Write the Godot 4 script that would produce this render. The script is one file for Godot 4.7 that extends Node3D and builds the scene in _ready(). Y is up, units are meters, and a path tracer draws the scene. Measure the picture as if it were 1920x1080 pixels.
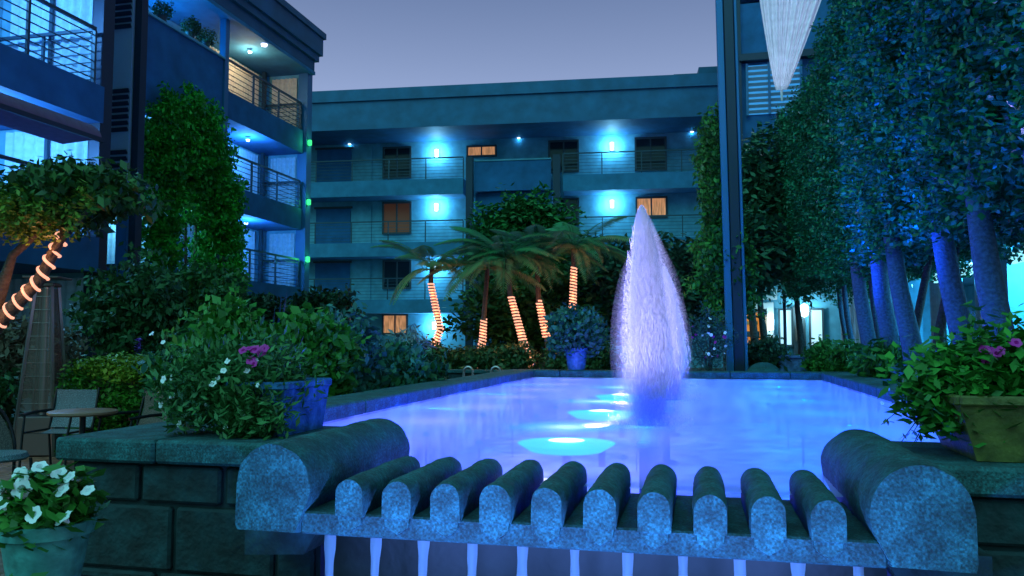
extends Node3D

# ------------------------------------------------------------------ helpers
var rng := RandomNumberGenerator.new()
var M := {}
var LEAF := {}

func rf(a: float, b: float) -> float:
	return rng.randf_range(a, b)

func ns() -> SurfaceTool:
	var st := SurfaceTool.new()
	st.begin(Mesh.PRIMITIVE_TRIANGLES)
	return st

func tri(st: SurfaceTool, a: Vector3, b: Vector3, c: Vector3, n: Vector3) -> void:
	st.set_normal(n)
	if (c - a).cross(b - a).dot(n) >= 0.0:
		st.add_vertex(a); st.add_vertex(b); st.add_vertex(c)
	else:
		st.add_vertex(a); st.add_vertex(c); st.add_vertex(b)

func quad(st: SurfaceTool, a: Vector3, b: Vector3, c: Vector3, d: Vector3, n: Vector3) -> void:
	tri(st, a, b, c, n); tri(st, a, c, d, n)

func trin(st: SurfaceTool, p: Array, n: Array) -> void:   # a triangle with a normal at each corner
	var o: Array = [0, 1, 2]
	if (p[2] - p[0]).cross(p[1] - p[0]).dot(n[0] + n[1] + n[2]) < 0.0:
		o = [0, 2, 1]
	for k in o:
		st.set_normal(n[k]); st.add_vertex(p[k])

func box(st: SurfaceTool, c: Vector3, s: Vector3, bev := 0.0, b := Basis.IDENTITY) -> void:
	var h := s * 0.5
	bev = minf(bev, minf(h.x, minf(h.y, h.z)) * 0.9)
	var ax := [b.x, b.y, b.z]
	for k in 3:
		var u := (k + 1) % 3
		var v := (k + 2) % 3
		for g in [-1.0, 1.0]:
			var o: Vector3 = c + ax[k] * (g * h[k])
			var p: Vector3 = ax[u] * (h[u] - bev)
			var q: Vector3 = ax[v] * (h[v] - bev)
			quad(st, o - p - q, o + p - q, o + p + q, o - p + q, ax[k] * g)
	if bev <= 0.0:
		return
	for k in 3:
		var u := (k + 1) % 3
		var v := (k + 2) % 3
		for gu in [-1.0, 1.0]:
			for gv in [-1.0, 1.0]:
				var e: Vector3 = ax[k] * (h[k] - bev)
				var a: Vector3 = c + ax[u] * (gu * h[u]) + ax[v] * (gv * (h[v] - bev))
				var d: Vector3 = c + ax[u] * (gu * (h[u] - bev)) + ax[v] * (gv * h[v])
				quad(st, a - e, a + e, d + e, d - e, (ax[u] * gu + ax[v] * gv).normalized())
	for gx in [-1.0, 1.0]:
		for gy in [-1.0, 1.0]:
			for gz in [-1.0, 1.0]:
				var x: Vector3 = ax[0] * gx
				var y: Vector3 = ax[1] * gy
				var z: Vector3 = ax[2] * gz
				tri(st, c + x * h.x + y * (h.y - bev) + z * (h.z - bev), c + x * (h.x - bev) + y * h.y + z * (h.z - bev), c + x * (h.x - bev) + y * (h.y - bev) + z * h.z, (x + y + z).normalized())

func bar(st: SurfaceTool, a: Vector3, b: Vector3, w: float, t: float, bev := 0.0) -> void:   # a straight bar of width w (level) and height t
	var f := (b - a).normalized()
	var side := f.cross(Vector3.UP)
	side = side.normalized() if side.length() > 0.01 else Vector3.RIGHT
	box(st, (a + b) * 0.5, Vector3(w, t, a.distance_to(b)), bev, Basis(side, f.cross(side).normalized() * -1.0, f))

func rough_log(st: SurfaceTool, pr: PackedVector2Array, z0: float, z1: float, amount: float, slices := 14) -> void:   # an extrusion with an uneven, worn surface
	var f := FastNoiseLite.new()
	f.seed = rng.randi() % 9999
	f.frequency = 9.0
	var c := Vector2.ZERO
	for p in pr: c += p / pr.size()
	var n := pr.size()
	var g := []
	for k in slices + 1:
		var row := []
		for i in n + 1:
			var p := pr[i % n]
			var t := float(k) / slices
			var e := minf(t, 1.0 - t) * absf(z1 - z0)
			var w := f.get_noise_3d(p.x, p.y, lerpf(z0, z1, t)) * amount - 0.006 * exp(-e / 0.01)
			var q := p + (p - c).normalized() * w
			row.append(Vector3(q.x, q.y, lerpf(z0, z1, t) if k % slices else lerpf(z0, z1, t) + f.get_noise_2d(p.x * 2.0, p.y * 2.0) * amount * 0.5))
		g.append(row)
	for k in slices:
		for i in n:
			var ps := [g[k][i], g[k][i + 1], g[k + 1][i + 1], g[k + 1][i]]
			var ns_ := []
			for e in [[k, i], [k, i + 1], [k + 1, i + 1], [k + 1, i]]:
				var a: Vector3 = g[e[0]][(e[1] + 1) % n] - g[e[0]][(e[1] + n - 1) % n]
				var b: Vector3 = g[mini(e[0] + 1, slices)][e[1]] - g[maxi(e[0] - 1, 0)][e[1]]
				var m := a.cross(b).normalized()
				var o := Vector3(pr[e[1] % n].x - c.x, pr[e[1] % n].y - c.y, 0)
				ns_.append(m if m.dot(o) > 0.0 else -m)
			trin(st, [ps[0], ps[1], ps[2]], [ns_[0], ns_[1], ns_[2]])
			trin(st, [ps[0], ps[2], ps[3]], [ns_[0], ns_[2], ns_[3]])
	var idx := Geometry2D.triangulate_polygon(pr)
	for i in range(0, idx.size(), 3):
		tri(st, g[0][idx[i]], g[0][idx[i + 1]], g[0][idx[i + 2]], Vector3(0, 0, 1))
		tri(st, g[slices][idx[i]], g[slices][idx[i + 1]], g[slices][idx[i + 2]], Vector3(0, 0, -1))

func extrude(st: SurfaceTool, pr: PackedVector2Array, z0: float, z1: float) -> void:   # an outline in x and y pushed from z0 to z1
	var n := pr.size()
	var idx := Geometry2D.triangulate_polygon(pr)
	for i in range(0, idx.size(), 3):
		for e in [[z0, Vector3(0, 0, 1)], [z1, Vector3(0, 0, -1)]]:
			tri(st, Vector3(pr[idx[i]].x, pr[idx[i]].y, e[0]), Vector3(pr[idx[i + 1]].x, pr[idx[i + 1]].y, e[0]), Vector3(pr[idx[i + 2]].x, pr[idx[i + 2]].y, e[0]), e[1])
	var en := []
	var area := 0.0
	for i in n:
		area += pr[i].cross(pr[(i + 1) % n])
	for i in n:
		var d := (pr[(i + 1) % n] - pr[i]).normalized()
		en.append(Vector3(d.y, -d.x, 0) * signf(area))
	for i in n:
		var j := (i + 1) % n
		var na: Vector3 = en[i]
		var nb: Vector3 = en[i]
		var before: Vector3 = en[(i + n - 1) % n]
		var after: Vector3 = en[j]
		if before.dot(na) > 0.75: na = (na + before).normalized()
		if after.dot(nb) > 0.75: nb = (nb + after).normalized()
		var p := [Vector3(pr[i].x, pr[i].y, z0), Vector3(pr[j].x, pr[j].y, z0), Vector3(pr[j].x, pr[j].y, z1), Vector3(pr[i].x, pr[i].y, z1)]
		trin(st, [p[0], p[1], p[2]], [na, nb, nb])
		trin(st, [p[0], p[2], p[3]], [na, nb, na])

func tube(st: SurfaceTool, pts: Array, radii: Array, sides := 8, wob := 0.0) -> void:
	var rings := []
	var norms := []
	var up := Vector3.UP
	for i in pts.size():
		var f: Vector3 = (pts[mini(i + 1, pts.size() - 1)] - pts[maxi(i - 1, 0)]).normalized()
		if absf(f.dot(up)) > 0.95: up = Vector3.RIGHT if absf(f.x) < 0.8 else Vector3.FORWARD
		var a := f.cross(up).normalized()
		up = a.cross(f).normalized()
		var r := []
		var nn := []
		var rad: float = radii[mini(i, radii.size() - 1)]
		for k in sides:
			var t := TAU * k / sides
			var d := a * cos(t) + up * sin(t)
			r.append(pts[i] + d * rad * (1.0 + (rng.randf() - 0.5) * wob))
			nn.append(d)
		rings.append(r); norms.append(nn)
	for i in pts.size() - 1:
		for k in sides:
			var l := (k + 1) % sides
			trin(st, [rings[i][k], rings[i][l], rings[i + 1][l]], [norms[i][k], norms[i][l], norms[i + 1][l]])
			trin(st, [rings[i][k], rings[i + 1][l], rings[i + 1][k]], [norms[i][k], norms[i + 1][l], norms[i + 1][k]])
	for e in [0, pts.size() - 1]:
		var nrm: Vector3 = (pts[0] - pts[1]).normalized() if e == 0 else (pts[e] - pts[e - 1]).normalized()
		for k in sides:
			tri(st, pts[e], rings[e][k], rings[e][(k + 1) % sides], nrm)

func lathe(st: SurfaceTool, c: Vector3, pr: Array, segs := 24) -> void:   # pr: Vector2(radius, height) from bottom to top
	var nn := []
	for i in pr.size() - 1:
		var d: Vector2 = (pr[i + 1] - pr[i]).normalized()
		nn.append(Vector2(d.y, -d.x))
	for i in pr.size() - 1:
		var na: Vector2 = nn[i]
		var nb: Vector2 = nn[i]
		if i > 0 and nn[i - 1].dot(na) > 0.6: na = (na + nn[i - 1]).normalized()
		if i < nn.size() - 1 and nn[i + 1].dot(nb) > 0.6: nb = (nb + nn[i + 1]).normalized()
		for k in segs:
			var t := TAU * k / segs
			var u := TAU * (k + 1) / segs
			var ct := Vector3(cos(t), 0, sin(t))
			var cu := Vector3(cos(u), 0, sin(u))
			var p := [c + ct * pr[i].x + Vector3.UP * pr[i].y, c + cu * pr[i].x + Vector3.UP * pr[i].y, c + cu * pr[i + 1].x + Vector3.UP * pr[i + 1].y, c + ct * pr[i + 1].x + Vector3.UP * pr[i + 1].y]
			var q := [ct * na.x + Vector3.UP * na.y, cu * na.x + Vector3.UP * na.y, cu * nb.x + Vector3.UP * nb.y, ct * nb.x + Vector3.UP * nb.y]
			if pr[i].x > 0.0001: trin(st, [p[0], p[1], p[2]], [q[0], q[1], q[2]])
			if pr[i + 1].x > 0.0001: trin(st, [p[0], p[2], p[3]], [q[0], q[2], q[3]])

func sheet(st: SurfaceTool, nu: int, nv: int, f: Callable) -> void:   # a surface f(u, v)
	var p := []
	for i in nu + 1:
		var row := []
		for j in nv + 1:
			row.append(f.call(float(i) / nu, float(j) / nv))
		p.append(row)
	var nrm := []
	for i in nu + 1:
		var row := []
		for j in nv + 1:
			var du: Vector3 = p[mini(i + 1, nu)][j] - p[maxi(i - 1, 0)][j]
			var dv: Vector3 = p[i][mini(j + 1, nv)] - p[i][maxi(j - 1, 0)]
			row.append(du.cross(dv).normalized())
		nrm.append(row)
	for i in nu:
		for j in nv:
			trin(st, [p[i][j], p[i + 1][j], p[i + 1][j + 1]], [nrm[i][j], nrm[i + 1][j], nrm[i + 1][j + 1]])
			trin(st, [p[i][j], p[i + 1][j + 1], p[i][j + 1]], [nrm[i][j], nrm[i + 1][j + 1], nrm[i][j + 1]])

func obj(called: String, st: SurfaceTool, m: Material, parent: Node3D = self) -> MeshInstance3D:
	return put(called, st.commit(), m, parent)

func put(called: String, mesh: Mesh, m: Material, parent: Node3D = self, xf := Transform3D.IDENTITY) -> MeshInstance3D:
	var o := MeshInstance3D.new()
	o.name = called
	o.mesh = mesh
	o.material_override = m
	o.transform = xf
	parent.add_child(o, true)
	return o

func bx(called: String, c: Vector3, s: Vector3, m: Material, parent: Node3D = self, bev := 0.0) -> MeshInstance3D:
	var st := ns()
	box(st, c, s, bev)
	return obj(called, st, m, parent)

func thing(called: String, label: String, category: String, at := Vector3.ZERO, turn := 0.0, group := "") -> Node3D:
	var o := Node3D.new()
	o.name = called
	o.position = at
	o.rotation.y = turn
	add_child(o, true)
	return tag(o, label, category, group)

func tag(o: Node3D, label: String, category: String, group := "") -> Node3D:
	o.set_meta("label", label)
	o.set_meta("category", category)
	if group: o.set_meta("group", group)
	return o

func struct(o: Node3D, label := "") -> void:
	o.set_meta("kind", "structure")
	if label: o.set_meta("label", label)

func spread(called: String, mesh: Mesh, m: Material, parent: Node3D, xs: Array, cols: Array) -> MultiMeshInstance3D:   # many copies of one small leaf clump
	var mm := MultiMesh.new()
	mm.transform_format = MultiMesh.TRANSFORM_3D
	mm.use_colors = true
	mm.mesh = mesh
	mm.instance_count = xs.size()
	for i in xs.size():
		mm.set_instance_transform(i, xs[i])
		mm.set_instance_color(i, cols[i])
	var o := MultiMeshInstance3D.new()
	o.name = called
	o.multimesh = mm
	o.material_override = m
	o.set_meta("kind", "stuff")
	parent.add_child(o, true)
	return o

func omni(parent: Node3D, at: Vector3, c: Color, e: float, size := 0.05, called := "lamp_glow") -> void:
	var l := OmniLight3D.new()
	l.name = called
	l.position = at
	l.light_color = c.linear_to_srgb()
	l.light_energy = e
	l.light_size = size
	l.omni_range = 40.0
	l.omni_attenuation = 2.0
	l.shadow_enabled = true
	parent.add_child(l, true)

func spot(parent: Node3D, at: Vector3, to: Vector3, c: Color, e: float, angle: float, size := 0.05, soft := 1.0) -> void:
	var l := SpotLight3D.new()
	l.name = "lamp_beam"
	l.position = at
	l.light_color = c.linear_to_srgb()
	l.light_energy = e
	l.light_size = size
	l.spot_range = 40.0
	l.spot_attenuation = 2.0
	l.spot_angle = angle
	l.spot_angle_attenuation = soft
	l.shadow_enabled = true
	var d := (to - at).normalized()
	l.basis = Basis.looking_at(d, Vector3.RIGHT if absf(d.y) > 0.9 else Vector3.UP)
	parent.add_child(l, true)

# ------------------------------------------------------------------ materials
func lin(r: float, g: float, b: float) -> Color:
	return Color(r, g, b).linear_to_srgb()

func noise_tex(seed_: int, freq: float, lo: Color, hi: Color, oct := 4, typ := FastNoiseLite.TYPE_SIMPLEX_SMOOTH, size := 512) -> NoiseTexture2D:
	var n := FastNoiseLite.new()
	n.seed = seed_
	n.noise_type = typ
	n.frequency = freq
	n.fractal_octaves = oct
	var t := NoiseTexture2D.new()
	t.width = size; t.height = size
	t.seamless = true
	t.noise = n
	var g := Gradient.new()
	g.set_color(0, lo); g.set_color(1, hi)
	t.color_ramp = g
	return t

func mat(called: String, c: Color, rough := 0.8, metal := 0.0, spec := 0.5) -> StandardMaterial3D:
	var m := StandardMaterial3D.new()
	m.resource_name = called
	m.albedo_color = c.linear_to_srgb()
	m.roughness = rough
	m.metallic = metal
	m.metallic_specular = spec
	M[called] = m
	return m

func textured(called: String, c: Color, tex: Texture2D, scale: float, rough := 0.85, bump: Texture2D = null, depth := 0.0) -> StandardMaterial3D:
	var m := mat(called, c, rough)
	m.albedo_texture = tex
	m.uv1_triplanar = true
	m.uv1_world_triplanar = true
	m.uv1_scale = Vector3.ONE * scale
	if bump:
		m.heightmap_enabled = true
		m.heightmap_texture = bump
		m.heightmap_scale = depth
	return m

func glow(called: String, c: Color, e: float) -> StandardMaterial3D:
	var m := mat(called, c * 0.5, 0.5)
	m.emission_enabled = true
	m.emission = c.linear_to_srgb()
	m.emission_energy_multiplier = e
	return m

func leafmat(called: String, back := 0.5, rough := 0.5) -> StandardMaterial3D:
	var m := mat(called, Color.WHITE, rough, 0.0, 0.4)
	m.vertex_color_use_as_albedo = true
	m.backlight_enabled = true
	m.backlight = Color(back, back, back)
	return m

func materials() -> void:
	var grey := func(a): return Color(a, a, a)
	var speck := noise_tex(3, 0.09, grey.call(0.36), grey.call(1.0), 3, FastNoiseLite.TYPE_VALUE, 512)
	var blotch := noise_tex(5, 0.012, grey.call(0.55), grey.call(1.0), 5)
	var streak := noise_tex(7, 0.02, grey.call(0.84), grey.call(1.0), 4)
	var fine := noise_tex(9, 0.05, grey.call(0.0), grey.call(1.0), 4)
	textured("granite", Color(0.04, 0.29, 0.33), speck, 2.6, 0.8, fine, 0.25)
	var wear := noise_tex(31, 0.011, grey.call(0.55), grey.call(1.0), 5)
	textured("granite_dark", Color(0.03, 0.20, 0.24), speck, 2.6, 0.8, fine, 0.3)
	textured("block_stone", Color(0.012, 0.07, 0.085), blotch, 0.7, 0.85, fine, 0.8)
	textured("mortar", Color(0.01, 0.035, 0.04), blotch, 0.8, 0.95)
	textured("wet_wall", Color(0.012, 0.022, 0.022), blotch, 0.6, 0.55, fine, 0.12)
	textured("pool_plaster", Color(0.62, 0.66, 0.72), blotch, 0.35, 0.7)
	textured("render_blue", Color(0.015, 0.16, 0.40), streak, 0.15, 0.85)
	textured("render_teal", Color(0.04, 0.26, 0.48), streak, 0.15, 0.85)
	textured("wall_pale", Color(0.16, 0.52, 0.70), streak, 0.2, 0.85)
	textured("fascia_blue", Color(0.01, 0.12, 0.26), streak, 0.12, 0.7)
	textured("fascia_teal", Color(0.018, 0.15, 0.32), streak, 0.12, 0.7)
	textured("pavement", Color(0.22, 0.13, 0.09), blotch, 0.5, 0.8, fine, 0.4)
	textured("paver_a", Color(0.30, 0.17, 0.11), blotch, 0.9, 0.75, fine, 0.3)
	textured("paver_b", Color(0.24, 0.14, 0.10), blotch, 1.1, 0.75, fine, 0.3)
	textured("soil", Color(0.06, 0.05, 0.035), blotch, 1.0, 0.95, fine, 2.0)
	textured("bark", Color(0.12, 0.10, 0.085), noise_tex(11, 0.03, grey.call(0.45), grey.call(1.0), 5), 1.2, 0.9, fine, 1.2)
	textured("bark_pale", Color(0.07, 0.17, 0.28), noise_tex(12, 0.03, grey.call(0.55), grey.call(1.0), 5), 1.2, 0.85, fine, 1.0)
	textured("olive_pot", Color(0.15, 0.16, 0.03), blotch, 1.3, 0.6, fine, 0.3)
	textured("blue_planter", Color(0.07, 0.24, 0.58), blotch, 1.3, 0.9, fine, 0.3)
	M["blue_planter"].metallic_specular = 0.08
	textured("teal_pot", Color(0.10, 0.46, 0.44), blotch, 1.5, 0.55, fine, 0.2)
	textured("blue_pot", Color(0.10, 0.25, 0.6), blotch, 1.5, 0.4)
	textured("curtain_cloth", Color(0.42, 0.66, 0.82), streak, 0.6, 0.9)
	textured("curtain_cream", Color(0.75, 0.66, 0.50), streak, 0.6, 0.9)
	textured("drape_white", Color(0.86, 0.84, 0.90), streak, 0.3, 0.85)
	M["drape_white"].backlight_enabled = true
	M["drape_white"].backlight = Color(0.6, 0.6, 0.6)
	textured("awning_cloth", Color(0.16, 0.08, 0.15), streak, 0.5, 0.9)
	textured("sling_cloth", Color(0.36, 0.60, 0.76), fine, 3.0, 0.8)
	textured("sling_tan", Color(0.36, 0.30, 0.26), fine, 3.0, 0.8)
	textured("table_wood", Color(0.26, 0.14, 0.09), streak, 1.5, 0.5)
	for k in ["granite", "granite_dark", "block_stone", "wet_wall", "render_blue", "render_teal", "fascia_teal", "fascia_blue", "wall_pale"]:
		var m: StandardMaterial3D = M[k]
		m.detail_enabled = true
		m.detail_albedo = wear if not ("render" in k or "fascia" in k or "wall_p" in k) else streak
		m.detail_blend_mode = BaseMaterial3D.BLEND_MODE_MUL
		m.detail_uv_layer = BaseMaterial3D.DETAIL_UV_2
		m.uv2_triplanar = true
		m.uv2_world_triplanar = true
		m.uv2_scale = Vector3.ONE * (0.9 if not ("render" in k or "fascia" in k or "wall_p" in k) else 0.06)
	mat("dark_steel", Color(0.02, 0.035, 0.06), 0.45, 0.6)
	mat("column_blue", Color(0.015, 0.13, 0.28), 0.5, 0.2)
	mat("rail_steel", Color(0.03, 0.07, 0.10), 0.45, 0.5)
	mat("chair_frame", Color(0.02, 0.022, 0.026), 0.4, 0.7)
	mat("heater_steel", Color(0.42, 0.36, 0.36), 0.3, 0.85)
	mat("heater_panel", Color(0.11, 0.085, 0.085), 0.4, 0.4)
	var hm := mat("heater_mesh", Color(0.16, 0.10, 0.09), 0.6, 0.3)
	hm.transparency = BaseMaterial3D.TRANSPARENCY_ALPHA
	hm.albedo_color.a = 0.5
	mat("window_dark", Color(0.01, 0.02, 0.03), 0.08, 0.0, 0.5)
	mat("window_frame", Color(0.03, 0.05, 0.06), 0.6)
	mat("louver_grey", Color(0.20, 0.32, 0.42), 0.6)
	mat("white_frame", Color(0.75, 0.78, 0.8), 0.6)
	mat("petal_white", Color(0.82, 0.84, 0.88), 0.6)
	M["petal_white"].backlight_enabled = true
	M["petal_white"].backlight = Color(0.5, 0.5, 0.5)
	mat("petal_magenta", Color(0.45, 0.01, 0.28), 0.6)
	mat("petal_purple", Color(0.20, 0.05, 0.45), 0.6)
	mat("stem_green", Color(0.05, 0.12, 0.03), 0.6)
	mat("spike_blue", Color(0.03, 0.06, 0.22), 0.5)
	mat("nozzle_steel", Color(0.10, 0.12, 0.25), 0.35, 0.8)
	mat("amber_board", Color(0.5, 0.25, 0.07), 0.6)
	var glass := mat("glass_tube", Color(0.9, 0.85, 0.85), 0.05)
	glass.transparency = BaseMaterial3D.TRANSPARENCY_ALPHA
	glass.albedo_color.a = 0.12
	var water := mat("pool_water", Color(0.62, 0.64, 0.95), 0.6, 0.0, 0.1)
	water.transparency = BaseMaterial3D.TRANSPARENCY_ALPHA
	water.albedo_color.a = 0.5
	water.backlight_enabled = true
	water.backlight = Color(1.0, 1.0, 1.0)
	water.normal_enabled = true
	water.normal_scale = 0.25
	var wn := noise_tex(21, 0.02, Color.BLACK, Color.WHITE, 4)
	wn.as_normal_map = true
	wn.color_ramp = null
	wn.bump_strength = 6.0
	water.normal_texture = wn
	water.uv1_triplanar = true
	water.uv1_world_triplanar = true
	water.uv1_scale = Vector3(0.6, 0.6, 0.6)
	var spray := mat("spray", Color(0.84, 0.78, 0.97), 0.4, 0.0, 0.3)
	spray.transparency = BaseMaterial3D.TRANSPARENCY_ALPHA
	spray.albedo_color.a = 0.15
	spray.backlight_enabled = true
	spray.backlight = Color(1, 1, 1)
	var fall := mat("falling_water", Color(0.55, 0.7, 0.98), 0.3, 0.0, 0.5)
	fall.transparency = BaseMaterial3D.TRANSPARENCY_ALPHA
	fall.albedo_color.a = 0.36
	fall.backlight_enabled = true
	fall.backlight = Color(1, 1, 1)
	leafmat("leaf", 0.45)
	leafmat("leaf_gloss", 0.35, 0.32)
	glow("lamp_white", Color(0.75, 0.95, 1.0), 3.5)
	glow("lamp_ring_cyan", Color(0.0, 0.80, 0.72), 1.1)
	glow("lamp_sconce", Color(0.6, 0.92, 1.0), 5.0)
	glow("lamp_dot", Color(0.8, 0.8, 1.0), 2.0)
	glow("lamp_green", Color(0.05, 0.9, 0.25), 1.3)
	glow("rope_warm", Color(1.0, 0.43, 0.28), 1.25)
	glow("window_warm", Color(1.0, 0.45, 0.20), 0.85)
	M["window_warm"].emission_operator = BaseMaterial3D.EMISSION_OP_MULTIPLY
	M["window_warm"].emission_texture = noise_tex(17, 0.02, grey.call(0.45), grey.call(1.0), 3)
	M["window_warm"].uv1_triplanar = true
	M["window_warm"].uv1_world_triplanar = true
	M["window_warm"].uv1_scale = Vector3(1.1, 0.12, 1.1)
	glow("window_dim", Color(0.5, 0.13, 0.05), 0.05)
	glow("window_amber", Color(1.0, 0.33, 0.05), 0.55)
	glow("window_blue", Color(0.06, 0.45, 1.0), 0.45)
	glow("lamp_blue", Color(0.02, 0.15, 1.0), 0.6)
	glow("window_cool", Color(0.5, 0.85, 1.0), 0.9)
	glow("strip_light", Color(0.3, 0.85, 1.0), 1.3)

# ------------------------------------------------------------------ foliage
func leaf(st: SurfaceTool, p: Vector3, d: Vector3, up: Vector3, l: float, w: float) -> void:
	var s := d.cross(up).normalized()
	var n := s.cross(d).normalized()
	var m := p + d * l * 0.45
	var a := m + s * w * 0.5 - n * w * 0.12
	var b := m - s * w * 0.5 - n * w * 0.12
	var t := p + d * l - n * l * 0.12
	for e in [a, b]:
		var nn: Vector3 = (e - p).cross(t - p).normalized()
		if nn.dot(n) < 0.0: nn = -nn
		tri(st, p, e, t, nn)

func rdir() -> Vector3:
	var v := Vector3(rng.randfn(), rng.randfn(), rng.randfn())
	return v.normalized() if v.length() > 0.001 else Vector3.UP

func clump(n: int, r: float, l: float, w: float, droop := 0.0) -> ArrayMesh:
	var st := ns()
	for i in n:
		var d := (rdir() + Vector3.DOWN * droop).normalized()
		var up := (rdir() + Vector3.UP * 1.2).normalized()
		if absf(up.dot(d)) > 0.9: up = Vector3.RIGHT
		var k := rf(0.7, 1.25)
		leaf(st, rdir() * r * pow(rng.randf(), 0.5), d, up, l * k, w * k)
	return st.commit()

func tint(a: Color, b: Color) -> Color:
	var c := a.lerp(b, rng.randf())
	var k := rf(0.7, 1.3)
	return Color(c.r * k, c.g * k, c.b * k)

func turn_any(s: float) -> Basis:
	return Basis(Vector3.UP, rf(0, TAU)) * Basis(Vector3.RIGHT, rf(-0.6, 0.6)) * Basis.from_scale(Vector3.ONE * s)

func blob(n: int, c: Vector3, r: Vector3, inner := 0.5, lump := 0.3, gap := -0.55) -> Array:   # places through the outer part of an uneven crown
	var f := FastNoiseLite.new()
	f.seed = rng.randi() % 10000
	f.frequency = 1.1 / maxf(0.3, (r.x + r.y + r.z) / 3.0)
	var out := []
	var tries := 0
	while out.size() < n and tries < n * 6:
		tries += 1
		var d := rdir()
		var bump := 1.0 + lump * f.get_noise_3dv(d * r * 1.3 + c)* 1.6
		var p := d * r * bump * pow(rf(inner * inner, 1.0), 0.5)
		if f.get_noise_3dv((c + p) * 2.3) < gap: continue
		out.append(Transform3D(turn_any(rf(0.7, 1.35)), c + p))
	return out

func block(n: int, lo: Vector3, hi: Vector3, skin: float, gap := -0.5) -> Array:   # places in the skin of a clipped hedge or crown
	var f := FastNoiseLite.new()
	f.seed = rng.randi() % 10000
	f.frequency = 0.9
	var out := []
	var tries := 0
	var s := hi - lo
	while out.size() < n and tries < n * 8:
		tries += 1
		var p := lo + Vector3(rng.randf(), rng.randf(), rng.randf()) * s
		var e := minf(minf(minf(p.x - lo.x, hi.x - p.x), minf(p.z - lo.z, hi.z - p.z)), minf(p.y - lo.y, hi.y - p.y))
		if e > skin and rng.randf() > 0.12: continue
		var q := f.get_noise_3dv(p * 1.7)
		if q < gap: continue
		out.append(Transform3D(turn_any(rf(0.7, 1.3)), p + (p - (lo + hi) * 0.5).normalized() * q * 0.35))
	return out

func tints(n: int, a: Color, b: Color) -> Array:
	var o := []
	for i in n: o.append(tint(a, b))
	return o

func leaves(called: String, parent: Node3D, mesh: Mesh, xs: Array, a: Color, b: Color, m := "leaf") -> void:
	spread(called, mesh, M[m], parent, xs, tints(xs.size(), a, b))

func shrub(called: String, label: String, c: Vector3, r: Vector3, n: int, mesh: Mesh, a: Color, b: Color, group := "", m := "leaf") -> Node3D:
	var o := thing(called, label, "shrub" if "shrub" in called else "plant", Vector3(c.x, 0, c.z), 0.0, group)
	var st := ns()
	for i in 7:
		var d := rdir()
		d.y = absf(d.y)
		tube(st, [Vector3(0, maxf(0.0, c.y - r.y), 0) + d * Vector3(0.05, 0, 0.05), Vector3(0, c.y - r.y * 0.4, 0) + d * r * 0.3, Vector3(0, c.y, 0) + d * r * 0.8], [0.018, 0.012, 0.005], 5)
	obj("stem", st, M["bark"], o)
	leaves("foliage", o, mesh, blob(n, Vector3(0, c.y, 0), r, 0.35, 0.45), a, b, m)
	return o

func flower_mesh(r: float) -> ArrayMesh:   # a five-lobed trumpet
	var st := ns()
	var segs := 20
	for k in segs:
		var t := TAU * k / segs
		var u := TAU * (k + 1) / segs
		var ra := r * (0.82 + 0.18 * absf(cos(2.5 * t)))
		var rb := r * (0.82 + 0.18 * absf(cos(2.5 * u)))
		var da := Vector3(cos(t), 0, sin(t))
		var db := Vector3(cos(u), 0, sin(u))
		var ya := r * (0.08 * sin(5.0 * t) - 0.05)
		var yb := r * (0.08 * sin(5.0 * u) - 0.05)
		var p := [da * r * 0.12 + Vector3.DOWN * r * 0.8, db * r * 0.12 + Vector3.DOWN * r * 0.8, da * r * 0.4, db * r * 0.4, da * ra + Vector3.UP * ya, db * rb + Vector3.UP * yb]
		quad(st, p[0], p[1], p[3], p[2], (da * -1.0 + Vector3.UP * 0.6).normalized())
		quad(st, p[2], p[3], p[5], p[4], (Vector3.UP - da * 0.2).normalized())
	return st.commit()

func frond_mesh(l: float, w: float, droop: float) -> ArrayMesh:
	var st := ns()
	var pts := []
	var rad := []
	for i in 13:
		var t := i / 12.0
		pts.append(Vector3(0, l * (0.42 * t - droop * t * t), l * (t - 0.12 * t * t)))
		rad.append(0.016 * (1.0 - 0.8 * t))
	tube(st, pts, rad, 5)
	for i in 30:
		var t := 0.08 + 0.92 * i / 30.0
		var k := t * 12.0
		var p: Vector3 = pts[int(k)].lerp(pts[mini(12, int(k) + 1)], k - int(k))
		var f: Vector3 = (pts[mini(12, int(k) + 1)] - pts[int(mini(int(k), 11))]).normalized()
		for s in [-1.0, 1.0]:
			var d := (Vector3(s, -0.25, 0) + f * 0.55).normalized()
			leaf(st, p, d, Vector3.UP, w * sin(PI * (0.12 + 0.84 * t)) * rf(0.85, 1.15), l * 0.027)
	return st.commit()

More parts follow.
